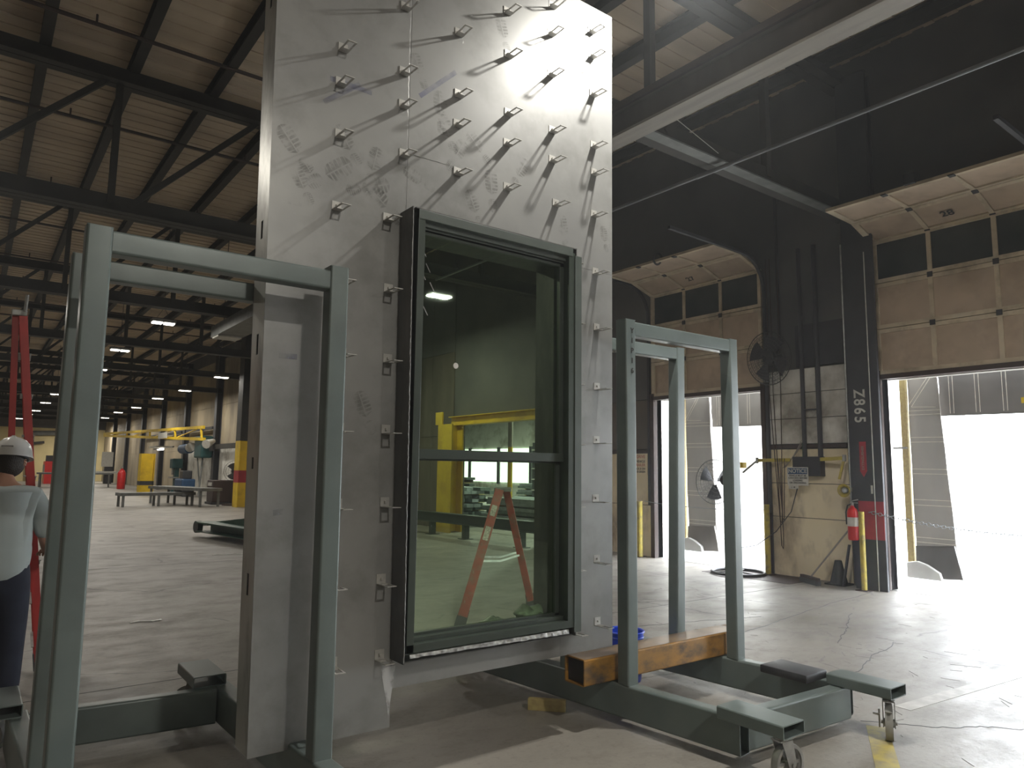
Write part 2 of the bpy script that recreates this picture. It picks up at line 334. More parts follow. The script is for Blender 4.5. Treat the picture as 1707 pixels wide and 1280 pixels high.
for p, q in (((4.95, 2.62), (6.2, 1.5)), ((5.9, 4.6), (10.6, 5.3)), ((5.4, 3.1), (7.5, 3.6)), ((7.0, 3.9), (8.6, 4.6)), ((4.2, 5.9), (7.5, 5.1))):
    one('floor_crack', crack(wob(p, q, 22, 0.03)), 'coldark', floor)
def scr(b):
    rnd = random.Random(3)
    for i in range(260):
        x = rnd.uniform(4.6, 10.4); y = rnd.uniform(1.2, 8.5); a = rnd.choice((rnd.gauss(.9, .25), rnd.gauss(2.0, .5))); l = rnd.uniform(.03, .22) * rnd.random() + .02
        bar(b, (x, y, .0006), (x + l * cos(a), y + l * sin(a), .0006), rnd.uniform(.003, .008), .0012)
one('floor_scratch', scr, 'smudge', floor, kind='stuff')
bx('ceiling', XL - 0.3, DX + 0.35, YB - 0.3, HALL + 0.3, 8.32, 8.5, 'deck', kind='structure')
ceil = bpy.data.objects['ceiling']
# ribbed roof deck panels: each sheet spans between purlins
bm = bmesh.new()
y = YB
pitch = 0.32
while y < 46:
    box(bm, XL, DX, y, y + 0.15, 8.30, 8.325); y += pitch
obj('deck_rib', bm, 'deck', ceil, kind='stuff')

wl = bx('wall_left', XL - 0.3, XL, YB - 0.3, HALL + 0.3, 0, 8.4, 'farwall', kind='structure')
wb = bx('wall_back', XL, DX, YB - 0.3, YB, 0, 8.4, 'farwall', kind='structure')
wf = bx('wall_far', XL, DX, HALL, HALL + 0.3, 0, 8.4, 'endwall', kind='structure')
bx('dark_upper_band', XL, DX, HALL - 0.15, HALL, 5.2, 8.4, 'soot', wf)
# dock wall: piers between the openings, built as one core mesh with facing panels as parts
D27 = (7.20, 9.62); D28 = (2.78, 5.16); D_ADDED = (-1.62, 0.76);  OPN = (12.95, 16.75)
DZ = 3.16
bm = bmesh.new()
for y0, y1 in ((YB, D_ADDED[0]), (D_ADDED[1], D28[0]), (D28[1], D27[0]), (D27[1], OPN[0]), (OPN[1], HALL)): box(bm, DX, DX + 0.12, y0, y1, 0, 8.4)
for y0, y1, z in ((*D_ADDED, DZ), (*D28, DZ), (*D27, DZ), (*OPN, 3.1)): box(bm, DX, DX + 0.12, y0, y1, z, 8.4)
wr = obj('wall_right', bm, 'soot', kind='structure')
def facing(y0, y1, rows, t=0.03):
    for z0, z1, m in rows:
        n = max(1, round((y1 - y0) / 1.6)); w = (y1 - y0) / n
        for i in range(n): bx('wall_panel', DX - t, DX, y0 + i * w + 0.004, y0 + (i + 1) * w - 0.004, z0 + 0.005, z1 - 0.005, m, wr, bevel=0.004)
near = [(0.0, 0.95, 'cream'), (0.95, 1.50, 'cream'), (1.50, 2.06, 'cream'), (2.14, 2.56, 'white'), (2.56, 2.98, 'white'), (2.98, 3.38, 'white')]
facing(5.74, D27[0] - 0.12, near)
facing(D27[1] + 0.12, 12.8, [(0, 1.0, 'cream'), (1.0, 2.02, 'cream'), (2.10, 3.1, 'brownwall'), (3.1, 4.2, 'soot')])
bx('wall_ledge', DX - 0.06, DX, 5.74, D27[0] - 0.12, 2.07, 2.13, 'brown', wr)
bx('wall_ledge', DX - 0.06, DX, D27[1] + 0.12, 12.8, 2.03, 2.09, 'brown', wr)
bx('soot_board', DX - 0.05, DX - 0.002, 5.74, 6.55, 3.4, 4.1, 'coldark', wr)
for i in range(11):
    y0 = OPN[1] + 0.4 if i == 0 else 19.8 + 7.1 * (i - 1) + 0.25; y1 = 19.8 + 7.1 * i - 0.25
    if y0 > HALL - 1: break
    y1 = min(y1, HALL)
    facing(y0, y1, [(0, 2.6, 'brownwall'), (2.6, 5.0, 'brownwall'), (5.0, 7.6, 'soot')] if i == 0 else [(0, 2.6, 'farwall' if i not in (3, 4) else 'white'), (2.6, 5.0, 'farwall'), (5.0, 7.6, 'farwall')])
def hcol(y, x=DX - 0.32, z1=7.9, m='coldark', name='wall_column', w=0.42, d=0.32):
    def f(b):
        box(b, x, x + 0.025, y - w / 2, y + w / 2, 0, z1); box(b, x + d - 0.035, x + d - 0.01, y - w / 2, y + w / 2, 0, z1)
        box(b, x + 0.025, x + d - 0.035, y - 0.012, y + 0.012, 0, z1)
    return one(name, f, m)
TY = [-1.5 + 7.1 * k for k in range(12)]
for k, y in enumerate(TY):
    if abs(y - 5.6) < 0.1 or y > 77: continue
    o = hcol(y); tag(o, ['dark steel wall column behind the camera side of the first dock door', '', 'dark steel wall column just left of the brown wall panels', 'dark steel wall column left of the wide opening', 'dark wall column fourth from the dock doors', 'dark wall column nearest the hanging trouble light', 'dark wall column right of the teal hoist', 'dark wall column left of the teal hoist', 'dark wall column behind the truss jib', 'dark wall column near the yellow jib tip', 'dark wall column second from the far end wall', 'dark wall column closest to the far end wall'][k], 'column', 'columns along the dock wall')

# building column between dock doors 28 and 27
col = thing('door_column', 'tall black steel column lettered Z865 with red band between the dock doors', 'column', (10.6, 5.5, 0))
bx('flange', 10.55, 10.60, 5.10, 5.56, 0, 7.9, 'coldark', col, bevel=0.004)
bx('web', 10.60, 10.84, 5.32, 5.36, 0, 7.9, 'coldark', col)
bx('rear_flange', 10.80, 10.845, 5.16, 5.70, 0, 7.9, 'coldark', col)
bx('red_band', 10.545, 10.55, 5.105, 5.47, 0.72, 1.27, 'redpaint', col, label='red painted band')
one('conduit', lambda b: cyl(b, (10.53, 5.215, 0.0), (10.53, 5.215, 5.0), 0.008, 8), 'signwhite', col, label='thin white conduit')
one('conduit', lambda b: cyl(b, (10.53, 5.57, 1.2), (10.53, 5.57, 5.2), 0.012, 8), 'alu', col)
for i, ch in enumerate('Z865'):
    text('letter', ch, (10.545, 5.395, 2.86 - 0.13 * i), 0.23, ((0, 0, -1), (0, -1, 0)), 'signwhite', col, sx=0.85)
def arrow(b):
    y = 5.37
    pts = [(y - 0.05, 2.14), (y + 0.05, 2.14), (y + 0.05, 1.72), (y + 0.06, 1.72), (y, 1.62), (y - 0.06, 1.72), (y - 0.05, 1.72)]
    a = [b.verts.new((10.543, p, z)) for p, z in pts]; c = [b.verts.new((10.549, p, z)) for p, z in pts]
    b.faces.new(a); b.faces.new(c[::-1])
    for i in range(7): b.faces.new((a[i], a[(i + 1) % 7], c[(i + 1) % 7], c[i]))
one('arrow_sticker', arrow, 'redpaint', col, label='red down arrow sticker')
text('lettering', 'EXTINGUISHER', (10.541, 5.37, 1.90), 0.052, ((0, 0, 1), (0, 1, 0)), 'beamflange', col)
bx('outlet_label', 10.544, 10.549, 5.245, 5.275, 1.38, 1.5, 'signwhite', col)

# ------------------------------------------------------------------ dock doors
def dock_door(n, y0, y1, num, label, lower=False):
    root = bpy.data.objects.new('door_%d' % n, None); C.objects.link(root); root.location = (DX - 0.1, (y0 + y1) / 2, 3.12); root['kind'] = 'structure'
    ys0, ys1 = y0 - 0.05, y1 + 0.06
    secs = [((10.80, 3.14), (10.80, 3.82)), ((10.80, 3.83), (10.80, 4.52)), ((10.80, 4.53), (10.80, 5.20)), ((10.79, 5.21), (10.22, 5.40)), ((10.20, 5.405), (9.50, 5.43))]
    for k, (a, c) in enumerate(secs):
        A = Vector((a[0], 0, a[1])); B = Vector((c[0], 0, c[1])); d = (B - A); L_ = d.length; d.normalize(); nrm = Vector((-d.z, 0, d.x))
        if nrm.x > 0 and k < 3: nrm = -nrm
        if k >= 3 and nrm.z > 0: nrm = -nrm
        def q(b, s0, s1, h0, h1, t0, t1):
            P = []
            for t in (t0, t1):
                for yy, hh in ((s0, h0), (s1, h0), (s1, h1), (s0, h1)): P.append(b.verts.new(A + d * hh + nrm * t + Vector((0, yy, 0))))
            for f in ((0, 1, 2, 3), (7, 6, 5, 4), (0, 4, 5, 1), (1, 5, 6, 2), (2, 6, 7, 3), (3, 7, 4, 0)): b.faces.new([P[i] for i in f])
        nc = 3; cw = (ys1 - ys0) / nc; rl = 0.06
        sec = one('door_section', lambda b: ([q(b, ys0, ys1, h, h + rl, 0, 0.045) for h in (0, L_ - rl)], [q(b, ys0 + i * cw - (0.0 if i == 0 else rl / 2) - (rl if i == nc else 0), ys0 + i * cw + (rl if i == 0 else rl / 2 if i < nc else 0), rl, L_ - rl, 0, 0.045) for i in range(nc + 1)]), 'doorrail', root)
        for i in range(nc):
            g = (k == 2)
            one('window_pane' if g else 'door_panel', lambda b: q(b, ys0 + i * cw + rl / 2, ys0 + (i + 1) * cw - rl / 2, rl, L_ - rl, 0.008, 0.022), 'doorglass' if g else 'doorwood', sec)
        for i in (1, 2): one('hinge', lambda b: q(b, ys0 + i * cw - 0.035, ys0 + i * cw + 0.035, L_ - 0.04, L_ + 0.035, 0.045, 0.06), 'black', sec)
    if num: text('door_number', num, (10.505, (y0 + y1) / 2 + 0.05, 5.255), 0.17, ((0, -1, 0), Vector((-0.57, 0, 0.19)).normalized()), 'ink', root)
    bx('bottom_seal', 10.74, 10.84, ys0, ys1, 3.07, 3.14, 'brown', root)
    bx('header_lip', 10.99, 11.12, ys0 + 0.05, ys1 - 0.05, 3.075, 3.125, 'signwhite', root)
    for s, yy in ((1, ys0 - 0.07), (-1, ys1 + 0.07)):
        if lower and s == -1: continue
        pts = [(10.76, yy, 1.0), (10.76, yy, 4.7)] + [(10.76 - 0.6 * (1 - cos(t)), yy, 4.75 + 0.62 * sin(t)) for t in [radians(a) for a in range(0, 91, 15)]] + [(8.3, yy, 5.40)]
        one('door_track', lambda b: [bar(b, p, r, 0.05, 0.05) for p, r in zip(pts, pts[1:])], 'black', root)
    return root
d28 = dock_door(1, *D28, '28', '', True)
d27 = dock_door(2, *D27, '27', '')
d_added = dock_door(3, *D_ADDED, '', '')  # added open door behind the camera, lets daylight onto the right side
one('track_hanger', lambda b: torus(b, (9.55, 8.42, 5.45), (0, 1, 0.2), 0.10, 0.018, 20), 'black', d27)
one('track_hanger', lambda b: box(b, 9.45, 9.62, 3.98, 4.12, 5.42, 5.56), 'black', d28)
# steel jambs around the openings
def jambs(y0, y1, root):
    for a in ((y0 - 0.08, y0), (y1, y1 + 0.10)): bx('door_jamb', 10.74, DX + 0.13, a[0], a[1], 0, 3.2, 'brown', root, bevel=0.004)
    bx('sill_plate', 10.80, DX + 0.5, y0, y1, -0.02, 0.004, 'casteriron', root)
jambs(*D28, d28); jambs(*D27, d27)
bx('dock_leveller', 10.0, 10.78, D27[0] - 0.9, D27[1] - 1.7, 0.0, 0.004, 'brown', d27)

# dock shelters outside: wooden post, fabric side pad, fabric head curtain, white cushion
def shelter(n, y0, y1):
    lab = {1: 'dark grey fabric dock shelter outside the right hand dock opening', 2: 'creased grey fabric dock shelter outside the left dock opening behind the frame'}[n]
    t = thing('dock_shelter', lab, 'dock shelter', (11.3, (y0 + y1) / 2, 0), 'fabric dock shelters')
    yl = y1 + 0.12
    # side pad: a subdivided quilted sheet with thickness
    def sheet(b, P, nu, nv, amp, th=0.03):
        fr = []; bk = []
        for j in range(nv + 1):
            rf = []; rb = []
            for i in range(nu + 1):
                u = i / nu; v = j / nv
                a = Vector(P[0]).lerp(Vector(P[1]), u); c = Vector(P[3]).lerp(Vector(P[2]), u); p = a.lerp(c, v)
                w = amp * (sin(9 * u + 5 * v + n) * 0.5 + sin(17 * v * (1 + 0.2 * u)) * 0.35 + 0.3 * sin(23 * u))
                rf.append(b.verts.new(p + Vector((w, 0, 0)))); rb.append(b.verts.new(p + Vector((w + th, 0, 0))))
            fr.append(rf); bk.append(rb)
        for j in range(nv):
            for i in range(nu):
                b.faces.new((fr[j][i], fr[j][i + 1], fr[j + 1][i + 1], fr[j + 1][i])); b.faces.new((bk[j][i + 1], bk[j][i], bk[j + 1][i], bk[j + 1][i + 1]))
        for j in range(nv):
            b.faces.new((fr[j][0], fr[j + 1][0], bk[j + 1][0], bk[j][0])); b.faces.new((fr[j + 1][nu], fr[j][nu], bk[j][nu], bk[j + 1][nu]))
        for i in range(nu):
            b.faces.new((fr[0][i + 1], fr[0][i], bk[0][i], bk[0][i + 1])); b.faces.new((fr[nv][i], fr[nv][i + 1], bk[nv][i + 1], bk[nv][i]))
    if n == 1: ya, yb, yc, yd = 5.04, 4.62, 5.02, 4.46
    else: ya, yb, yc, yd = 9.30, 8.73, 9.25, 8.59
    pad = one('side_pad', lambda b: sheet(b, [(11.32, ya, 3.25), (11.32, yb, 3.25), (11.32, yd, 0.24), (11.32, yc, 0.16)], 8, 22, 0.018), 'vinyl', t, smooth=True)
    for z in (2.62, 2.56, 2.22, 2.15, 1.75, 1.68, 1.3, 1.22, 0.75, 0.68):
        f = (3.25 - z) / 3.0
        one('stitch_line', lambda b: bar(b, (11.295, ya + (yc - ya) * f, z), (11.295, yb + (yd - yb) * f, z - 0.005), 0.004, 0.006), 'stitch', pad)
    one('stitch_line', lambda b: (bar(b, (11.295, ya - 0.03, 2.72), (11.295, ya - 0.30, 3.10), 0.004, 0.006), bar(b, (11.295, ya - 0.30, 3.10), (11.295, ya - 0.03, 3.10), 0.004, 0.006), bar(b, (11.295, ya - 0.36, 3.12), (11.295, ya - 0.06, 2.68), 0.004, 0.006), bar(b, (11.295, ya - 0.06, 2.68), (11.295, ya - 0.40, 2.66), 0.004, 0.006)), 'stitch', pad)
    one('grommet', lambda b: cyl(b, (11.285, yb + 0.05, 3.11), (11.30, yb + 0.05, 3.11), 0.022, 12), 'signwhite', pad)
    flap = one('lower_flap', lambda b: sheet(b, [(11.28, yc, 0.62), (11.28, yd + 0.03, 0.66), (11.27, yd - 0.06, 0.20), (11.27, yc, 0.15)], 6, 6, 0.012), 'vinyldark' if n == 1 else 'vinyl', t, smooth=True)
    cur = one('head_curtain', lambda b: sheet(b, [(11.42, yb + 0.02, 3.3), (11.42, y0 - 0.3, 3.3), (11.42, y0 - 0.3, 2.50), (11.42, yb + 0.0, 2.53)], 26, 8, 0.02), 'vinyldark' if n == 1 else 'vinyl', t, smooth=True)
    for k in range(5):
        yy = yb - 0.14 - 0.34 * k
        for dy in (0, 0.05): one('stitch_line', lambda b: bar(b, (11.385, yy - dy, 3.25), (11.385, yy - dy, 2.56), 0.004, 0.006), 'stitch', cur)
    if n == 1: bx('latch', 11.37, 11.39, 3.54, 3.58, 2.65, 2.73, 'yellow', cur)
    # cushion
    cb = bmesh.new()
    ca = 5.12 if n == 1 else 9.32
    prof = [(0, 0.16), (0.0, 0.38), (0.15, 0.41), (0.28, 0.37), (0.45, 0.27), (0.48, 0.16)]
    L1 = [cb.verts.new((11.18, ca - a, z)) for a, z in prof]; L2 = [cb.verts.new((11.26, ca - a, z)) for a, z in prof]
    for i in range(6): j = (i + 1) % 6; cb.faces.new((L1[i], L1[j], L2[j], L2[i]))
    cb.faces.new(L1); cb.faces.new(L2[::-1])
    obj('cushion', cb, 'whitebag', t, bevel=0.02, smooth=True)
    bx('guide_post', 11.28, 11.36, ya + 0.01, ya + 0.10, 0.35, 3.3, 'wood', t, bevel=0.004, label='yellow timber guide post')
    bx('guide_bracket', 11.25, 11.29, ya + 0.02, ya + 0.22, 2.05, 2.08, 'alu', t)
    return t
shelter(1, *D28); shelter(2, *D27)
yard = bx('yard_ground', DX + 0.35, 45, -30, 11.5, -0.35, -0.12, 'yardconcrete', kind='structure')
# chain across door 28 and rope across door 27
def sag(p, q, s, n=20): return [Vector(p).lerp(Vector(q), i / n) - Vector((0, 0, s * 4 * (i / n) * (1 - i / n))) for i in range(n + 1)]
def chain(b, pts):
    for i, (p, q) in enumerate(zip(pts, pts[1:])): torus(b, (p + q) / 2, (0.6 if i % 2 else 0, 0.2, 1 if i % 2 == 0 else 0.3), 0.026, 0.006, 8, 4)
tag(one('safety_chain', lambda b: chain(b, sag((10.5, 5.30, 1.12), (10.72, 2.6, 0.95), 0.10, 60)), 'conduit'), 'thin steel safety chain strung across the dock opening marked 28', 'chain')
tag(one('safety_cable', lambda b: path(b, sag((10.7, 7.15, 1.05), (10.7, 9.85, 1.08), 0.05), 0.006, 6), 'conduit'), 'thin cable strung across the dock opening marked 27', 'cable')

# ------------------------------------------------------------------ room beyond the wide opening
hd = thing('header_beam', 'yellow steel header beam over the wide opening behind the window', 'beam', (10.6, 14.6, 2.85))
def ibeam_y(b, x, y0, y1, z0, h, w, t=0.02):
    box(b, x - w / 2, x + w / 2, y0, y1, z0, z0 + t); box(b, x - w / 2, x + w / 2, y0, y1, z0 + h - t, z0 + h); box(b, x - t / 2, x + t / 2, y0, y1, z0 + t, z0 + h - t)
one('flange', lambda b: (box(b, 10.50, 10.75, 12.7, 16.9, 2.85, 2.87), box(b, 10.50, 10.75, 12.7, 16.9, 3.08, 3.10)), 'yellow', hd)
one('web', lambda b: box(b, 10.60, 10.63, 12.7, 16.9, 2.87, 3.08), 'yellow', hd)
yc = thing('yellow_column', 'broad safety-yellow column seen through the window glass', 'column', (10.45, 16.6, 0))
one('flange', lambda b: box(b, 10.15, 10.19, 16.15, 16.85, 0, 2.86), 'yellow', yc); one('flange', lambda b: box(b, 10.60, 10.64, 16.32, 17.2, 0, 2.84), 'yellow', yc)
one('web', lambda b: box(b, 10.19, 10.60, 16.58, 16.62, 0, 2.85), 'yellow', yc)
one('flange_top', lambda b: box(b, 10.15, 10.19, 16.65, 17.0, 2.86, 3.2), 'yellow', yc)
SX1, SY0, SY1 = 27.0, 6.0, 46.0
side = thing('storage_room', 'bright white storage room beyond the wide opening', 'room', (18, 20, 0)); del side['category']; del side['label']; side['kind'] = 'structure'
bx('floor_slab', DX + 0.3, SX1, 11.8, SY1, -0.2, 0.0, 'floor', side); bx('roof_slab', DX + 0.3, SX1, 11.8, SY1, 5.2, 5.4, 'soot', side)
bx('back_panel', SX1, SX1 + 0.2, 11.8, SY1, 0, 5.4, 'white', side); bx('end_panel', DX + 0.3, SX1, SY1, SY1 + 0.2, 0, 5.4, 'white', side); bx('end_panel', DX + 0.3, SX1, 11.6, 11.8, 0, 5.4, 'white', side)
M['daypane'] = emis('daylit_pane', (0.9, 1.0, 0.93), 2.4)
w1 = thing('lit_window', 'long daylit window band on the back wall of the storage room', 'window', (26.9, 35, 1.9)); del w1['category']; del w1['label']; w1['kind'] = 'structure'; w1.name = 'window_1'
for i in range(6):
    y = 24 + i * 3.3
    bx('pane', 26.93, 26.98, y + 0.1, y + 3.1, 0.9, 3.0, 'daypane', w1); bx('mullion', 26.88, 27.0, y - 0.12, y + 0.1, 0.8, 3.1, 'black', w1)
pp = thing('yellow_grey_post', 'slim post, grey above and yellow below, behind the small stepladder', 'post', (13.0, 17.0, 0))
q = at(851, 720, 0, 13.0)
one('post_lower', lambda b: cyl(b, (13.0, q.y, 0), (13.0, q.y, 2.35), 0.075, 12), 'yellow', pp); one('post_upper', lambda b: cyl(b, (13.0, q.y, 2.35), (13.0, q.y, 5.2), 0.075, 12), 'beamflange', pp)
# storage room lamps
def lampdata(power, sx=0.55, sy=0.3, col=(1.0, 0.95, 0.85)):
    l = bpy.data.lights.new('lamp_light', 'AREA'); l.shape = 'RECTANGLE'; l.size = sx; l.size_y = sy; l.energy = power; l.color = col; return l
LD = lampdata(LAMP_POWER)
def make_lamp(loc, label, group='twin high bay lamps', lit=True, data=LD):
    t = thing('high_bay_lamp', label, 'lamp', loc, group); x, y, z = loc
    hs = one('housing', lambda b: box(b, x - 0.30, x + 0.30, y - 0.17, y + 0.17, z + 0.03, z + 0.11), 'alu', t, bevel=0.01)
    for s in (-1, 1): one('lens', lambda b: box(b, x + s * 0.15 - 0.12, x + s * 0.15 + 0.12, y - 0.13, y + 0.13, z + 0.0, z + 0.035), 'lens', t)
    one('hanger', lambda b: (cyl(b, (x - 0.2, y, z + 0.1), (x, y, z + 0.45), 0.006, 6), cyl(b, (x + 0.2, y, z + 0.1), (x, y, z + 0.45), 0.006, 6), cyl(b, (x, y, z + 0.45), (x, y, 8.32), 0.008, 6)), 'black', t)
    lo = bpy.data.objects.new('lamp_light', data); C.objects.link(lo); lo.parent = t; lo.location = (0, 0, -0.01)
    return t
LDS = lampdata(380, 0.55, 0.3, (0.95, 1.0, 0.93))
for lx, ly, s in ((15, 17, 'nearest the slim post'), (15, 27, 'over the middle steel stacks'), (21, 22, 'near its back wall'), (21, 33, 'at its deep end')):
    t = thing('ceiling_lamp', 'white strip lamp in the storage room ' + s, 'lamp', (lx, ly, 4.9), 'storage room lamps')
    one('housing', lambda b: box(b, lx - 0.3, lx + 0.3, ly - 0.15, ly + 0.15, 4.93, 5.2), 'alu', t); lo = bpy.data.objects.new('lamp_light', LDS); C.objects.link(lo); lo.parent = t

# steel stock stacks: bundles of separate bars
def stock(name, x, y, w, l, layers, m, lab, bw=0.28, bh=0.10, gap=0.05):
    t = thing(name, lab, 'steel stack', (x, y, 0), 'steel stock in the storage room')
    z = 0.12
    [bx('bearer', x, x + w, y + l * f, y + l * f + 0.12, 0, 0.12, 'wood', t) for f in (0.15, 0.8)]
    for k in range(layers):
        n = max(1, int(w / bw)); 
        for i in range(n):
            xo = x + i * bw + random.uniform(-.02, .02); yo = random.uniform(-0.35, 0.35)
            bx('steel_bar', xo, xo + bw * 0.88, y + yo, y + l + yo, z, z + bh, random.choice(m), t)
        z += bh + (gap if k % 2 else 0.005)
        if k % 2 and k < layers - 1:
            [bx('bearer', x, x + w, y + l * f, y + l * f + 0.08, z - gap, z, 'wood', t) for f in (0.15, 0.8)]
stock('steel_stack', 12.6, 14.6, 1.6, 3.6, 6, ['steelgal', 'steelgal', 'steelgreen'], 'low stack of shiny galvanised sections nearest the opening')
stock('steel_stack', 12.2, 19.2, 1.6, 4.0, 8, ['steelgal', 'steelgreen'], 'medium stack of grey green sections behind the galvanised ones')
stock('steel_stack', 14.5, 24.5, 2.2, 3.5, 10, ['steelgreen', 'steelgreen', 'brown'], 'tall stack of dark grey sections below the lit windows')
stock('steel_stack', 19.0, 21.0, 2.2, 4.0, 8, ['steelgreen', 'steelgal'], 'wide stack of mixed sections in the middle of the storage room')
rk = thing('storage_rack', 'black shelving rack with pale shelf edges at the right of the storage room', 'rack', (17, 16, 0))
q = at(890, 800, 0, 17.0)
one('upright', lambda b: [box(b, 17.0, 17.9, q.y - 2.6 + s, q.y - 2.5 + s, 0, 2.7) for s in (0, 1.3, 2.6)], 'black', rk)
bx('back_sheet', 17.85, 17.9, q.y - 2.6, q.y + 0.1, 0, 2.6, 'black', rk)
for z in (0.5, 0.9, 1.3, 1.7, 2.05, 2.4): bx('shelf', 16.97, 17.9, q.y - 2.6, q.y + 0.12, z, z + 0.05, 'signwhite', rk)

# ------------------------------------------------------------------ trusses, purlins, deck pipes
def truss(y, lab, detail=True):
    t = thing('roof_truss', lab, 'truss', (2, y, 5.66), 'roof trusses')
    zb, zt = 5.70, 7.86
    for nm, z in (('bottom_chord', zb), ('top_chord', zt)):
        one(nm, lambda b: (box(b, XL, 10.84, y - 0.16, y - 0.012, z - 0.04, z - 0.02), box(b, XL, 10.84, y + 0.012, y + 0.16, z - 0.04, z - 0.02), box(b, XL, 10.84, y - 0.03, y - 0.012, z - 0.02, z + 0.24), box(b, XL, 10.84, y + 0.012, y + 0.03, z - 0.02, z + 0.24)), 'truss', t)
    xs = [1.45 + 2.4 * k for k in range(-3, 4)]
    for x in xs:
        bx('web_post', x - 0.05, x + 0.05, y - 0.05, y + 0.05, zb + 0.1, zt, 'truss', t)
        one('web_diagonal', lambda b: bar(b, (x - 2.15, y, zb + 0.1), (x - 0.15, y, zt + 0.02), 0.09, 0.09, (0, 1, 0)), 'truss', t)
    return t
TN = ['behind the camera', 'nearest, passing behind the top of the tall steel panel', 'second overhead, with its lower chord above the left grey frame', 'third overhead, just above the left frame top', 'fourth, above the brightest pair of lamps', 'fifth, behind the nearest twin lamp', 'sixth down the hall', 'seventh down the hall', 'eighth down the hall', 'ninth down the hall', 'tenth down the hall', 'eleventh, nearest the far wall']
for k, y in enumerate(TY): truss(y, 'dark steel roof truss ' + TN[k], k < 5)
px = [0.40 + 1.24 * k for k in range(-5, 9)]
for i, x in enumerate(px):
    def f(b): box(b, x - 0.075, x + 0.075, YB + 0.1, HALL - 0.2, 8.08, 8.095); box(b, x - 0.075, x + 0.075, YB + 0.1, HALL - 0.2, 8.285, 8.30); box(b, x - 0.012, x + 0.012, YB + 0.1, HALL - 0.2, 8.095, 8.285)
    tag(one('roof_purlin', f, 'truss'), 'dark roof purlin under the deck, ' + ['first', 'second', 'third', 'fourth', 'fifth', 'sixth', 'seventh', 'eighth', 'ninth', 'tenth', 'eleventh', 'twelfth', 'thirteenth', 'fourteenth'][i] + ' from the hall\'s left side', 'purlin', 'roof purlins')
for k, y0 in enumerate(TY[1:6]):
    for j, dy in enumerate((1.5, 5.3)):
        y = y0 + dy + (0.0)
        if y < 8: continue
        z = 7.72
        p = one('sprinkler_pipe', lambda b: (cyl(b, (XL + 0.1, y, z), (10.8, y, z), 0.03, 8), [cyl(b, (x, y, z), (x, y, z + 0.14), 0.015, 6) for x in (-2.2, 0.9, 3.9, 7.0)]), 'brown')
        tag(p, 'thin reddish sprinkler pipe crossing the roof bay, ' + ('nearer' if j == 0 else 'farther') + ' one after the ' + ['nearest', 'second', 'third', 'fourth', 'fifth'][k] + ' truss', 'pipe', 'sprinkler pipes')

# crane runway beam and conduits at right
rb = thing('runway_beam', 'long tan flanged crane runway beam overhead at the right', 'beam', (5.48, 3, 5.3))
one('lower_flange', lambda b: box(b, 5.36, 5.60, -8.5, 16, 5.30, 5.33), 'beamflange', rb)
one('web', lambda b: box(b, 5.465, 5.495, -8.5, 16, 5.33, 5.62), 'brownwall', rb)
one('upper_flange', lambda b: box(b, 5.36, 5.60, -8.5, 16, 5.62, 5.65), 'brownwall', rb)
one('crane_rail', lambda b: box(b, 5.32, 5.355, -8.5, 16, 5.58, 5.65), 'brown', rb)
tag(one('ceiling_conduit', lambda b: (cyl(b, (7.44, -8.5, 5.57), (7.44, 5.35, 5.57), 0.024, 10), cyl(b, (7.44, 5.35, 5.57), (7.44, 5.85, 5.57), 0.03, 10), cyl(b, (7.44, 5.85, 5.57), (7.44, 12.6, 5.57), 0.024, 10)), 'conduit'), 'straight grey conduit running under the truss chord above the dock doors', 'pipe')
tag(one('lit_chord_underside', lambda b: (box(b, 5.62, 10.5, 5.42, 5.58, 5.635, 5.655)), 'benchgrey'), 'pale grey strip for the lit underside of the nearest truss chord, ending at the lettered column', 'steel angle')  # paler colour stands in for light on the chord's underside
tag(one('drop_wire', lambda b: path(b, [(5.9, 5.38, 5.93), (6.5, 5.38, 5.88), (7.3, 5.40, 5.70)], 0.005, 5), 'signwhite'), 'thin white wire slung under the runway beam', 'wire')

# lamps of the hall
lamps = [((3.9, 3.06, 5.35), 'twin high bay lamp close above the top right corner of the tall panel')]
lamps += [((2.1, -3.2, 5.9), 'twin high bay lamp behind the camera, second of the middle row'), ((-1.2, 9.0, 5.5), 'twin high bay lamp left of the person, beyond the frame')] + [((x_, y_, 5.7), 'added fill lamp far behind the camera, ' + l_) for x_, y_, l_ in ((3.9, -9.5, 'middle row'), (8.5, -7, 'row by the dock wall'), (-1.2, -7, 'outer left row'), (3.9, -16, 'middle row, farther back'))]  # lamps far behind the camera are unseen, added as general fill light
nm = ['largest and nearest in view, right of the left frame post', 'second largest in view, below the brightest one', 'nearest of the left row, just left of the frame post', 'second of the left row beside the frame post', 'third of the left row beside the frame post', 'fourth of the left row beside the frame post', 'farthest of the left row, by the red ladder']
for (u, v), n_ in zip(((272, 540), (200, 585), (94, 658), (76, 672), (60, 685), (47, 691), (32, 698)), nm):
    lamps.append((tuple(at(u, v, 2, 5.5)), 'twin high bay lamp, ' + n_))
nm = ['nearest of the right row, by the tall panel edge', 'second of the right row from the panel', 'third of the right row from the panel', 'fourth of the right row from the panel', 'fifth of the right row from the panel', 'farthest of the right row, by the frame post']
for (u, v), n_ in zip(((369, 630), (308, 652), (263, 665), (227, 680), (197, 688), (175, 697)), nm):
    lamps.append((tuple(at(u, v, 2, 5.5)), 'twin high bay lamp, ' + n_))
for x, y, l in ((3.9, 33.3, 'hidden behind the left frame post'), (3.9, 39.4, 'hidden deeper behind the left frame post'), (-1.0, 21, 'of the outer left row, outside the frame'), (-1.0, 34, 'of the outer left row, deeper down the hall'), (8.5, 25.0, 'hidden behind the tall panel, farther one'), (8.5, 16.0, 'hidden behind the tall panel, nearer one')):
    lamps.append(((x, y, 5.5), 'twin high bay lamp ' + l))
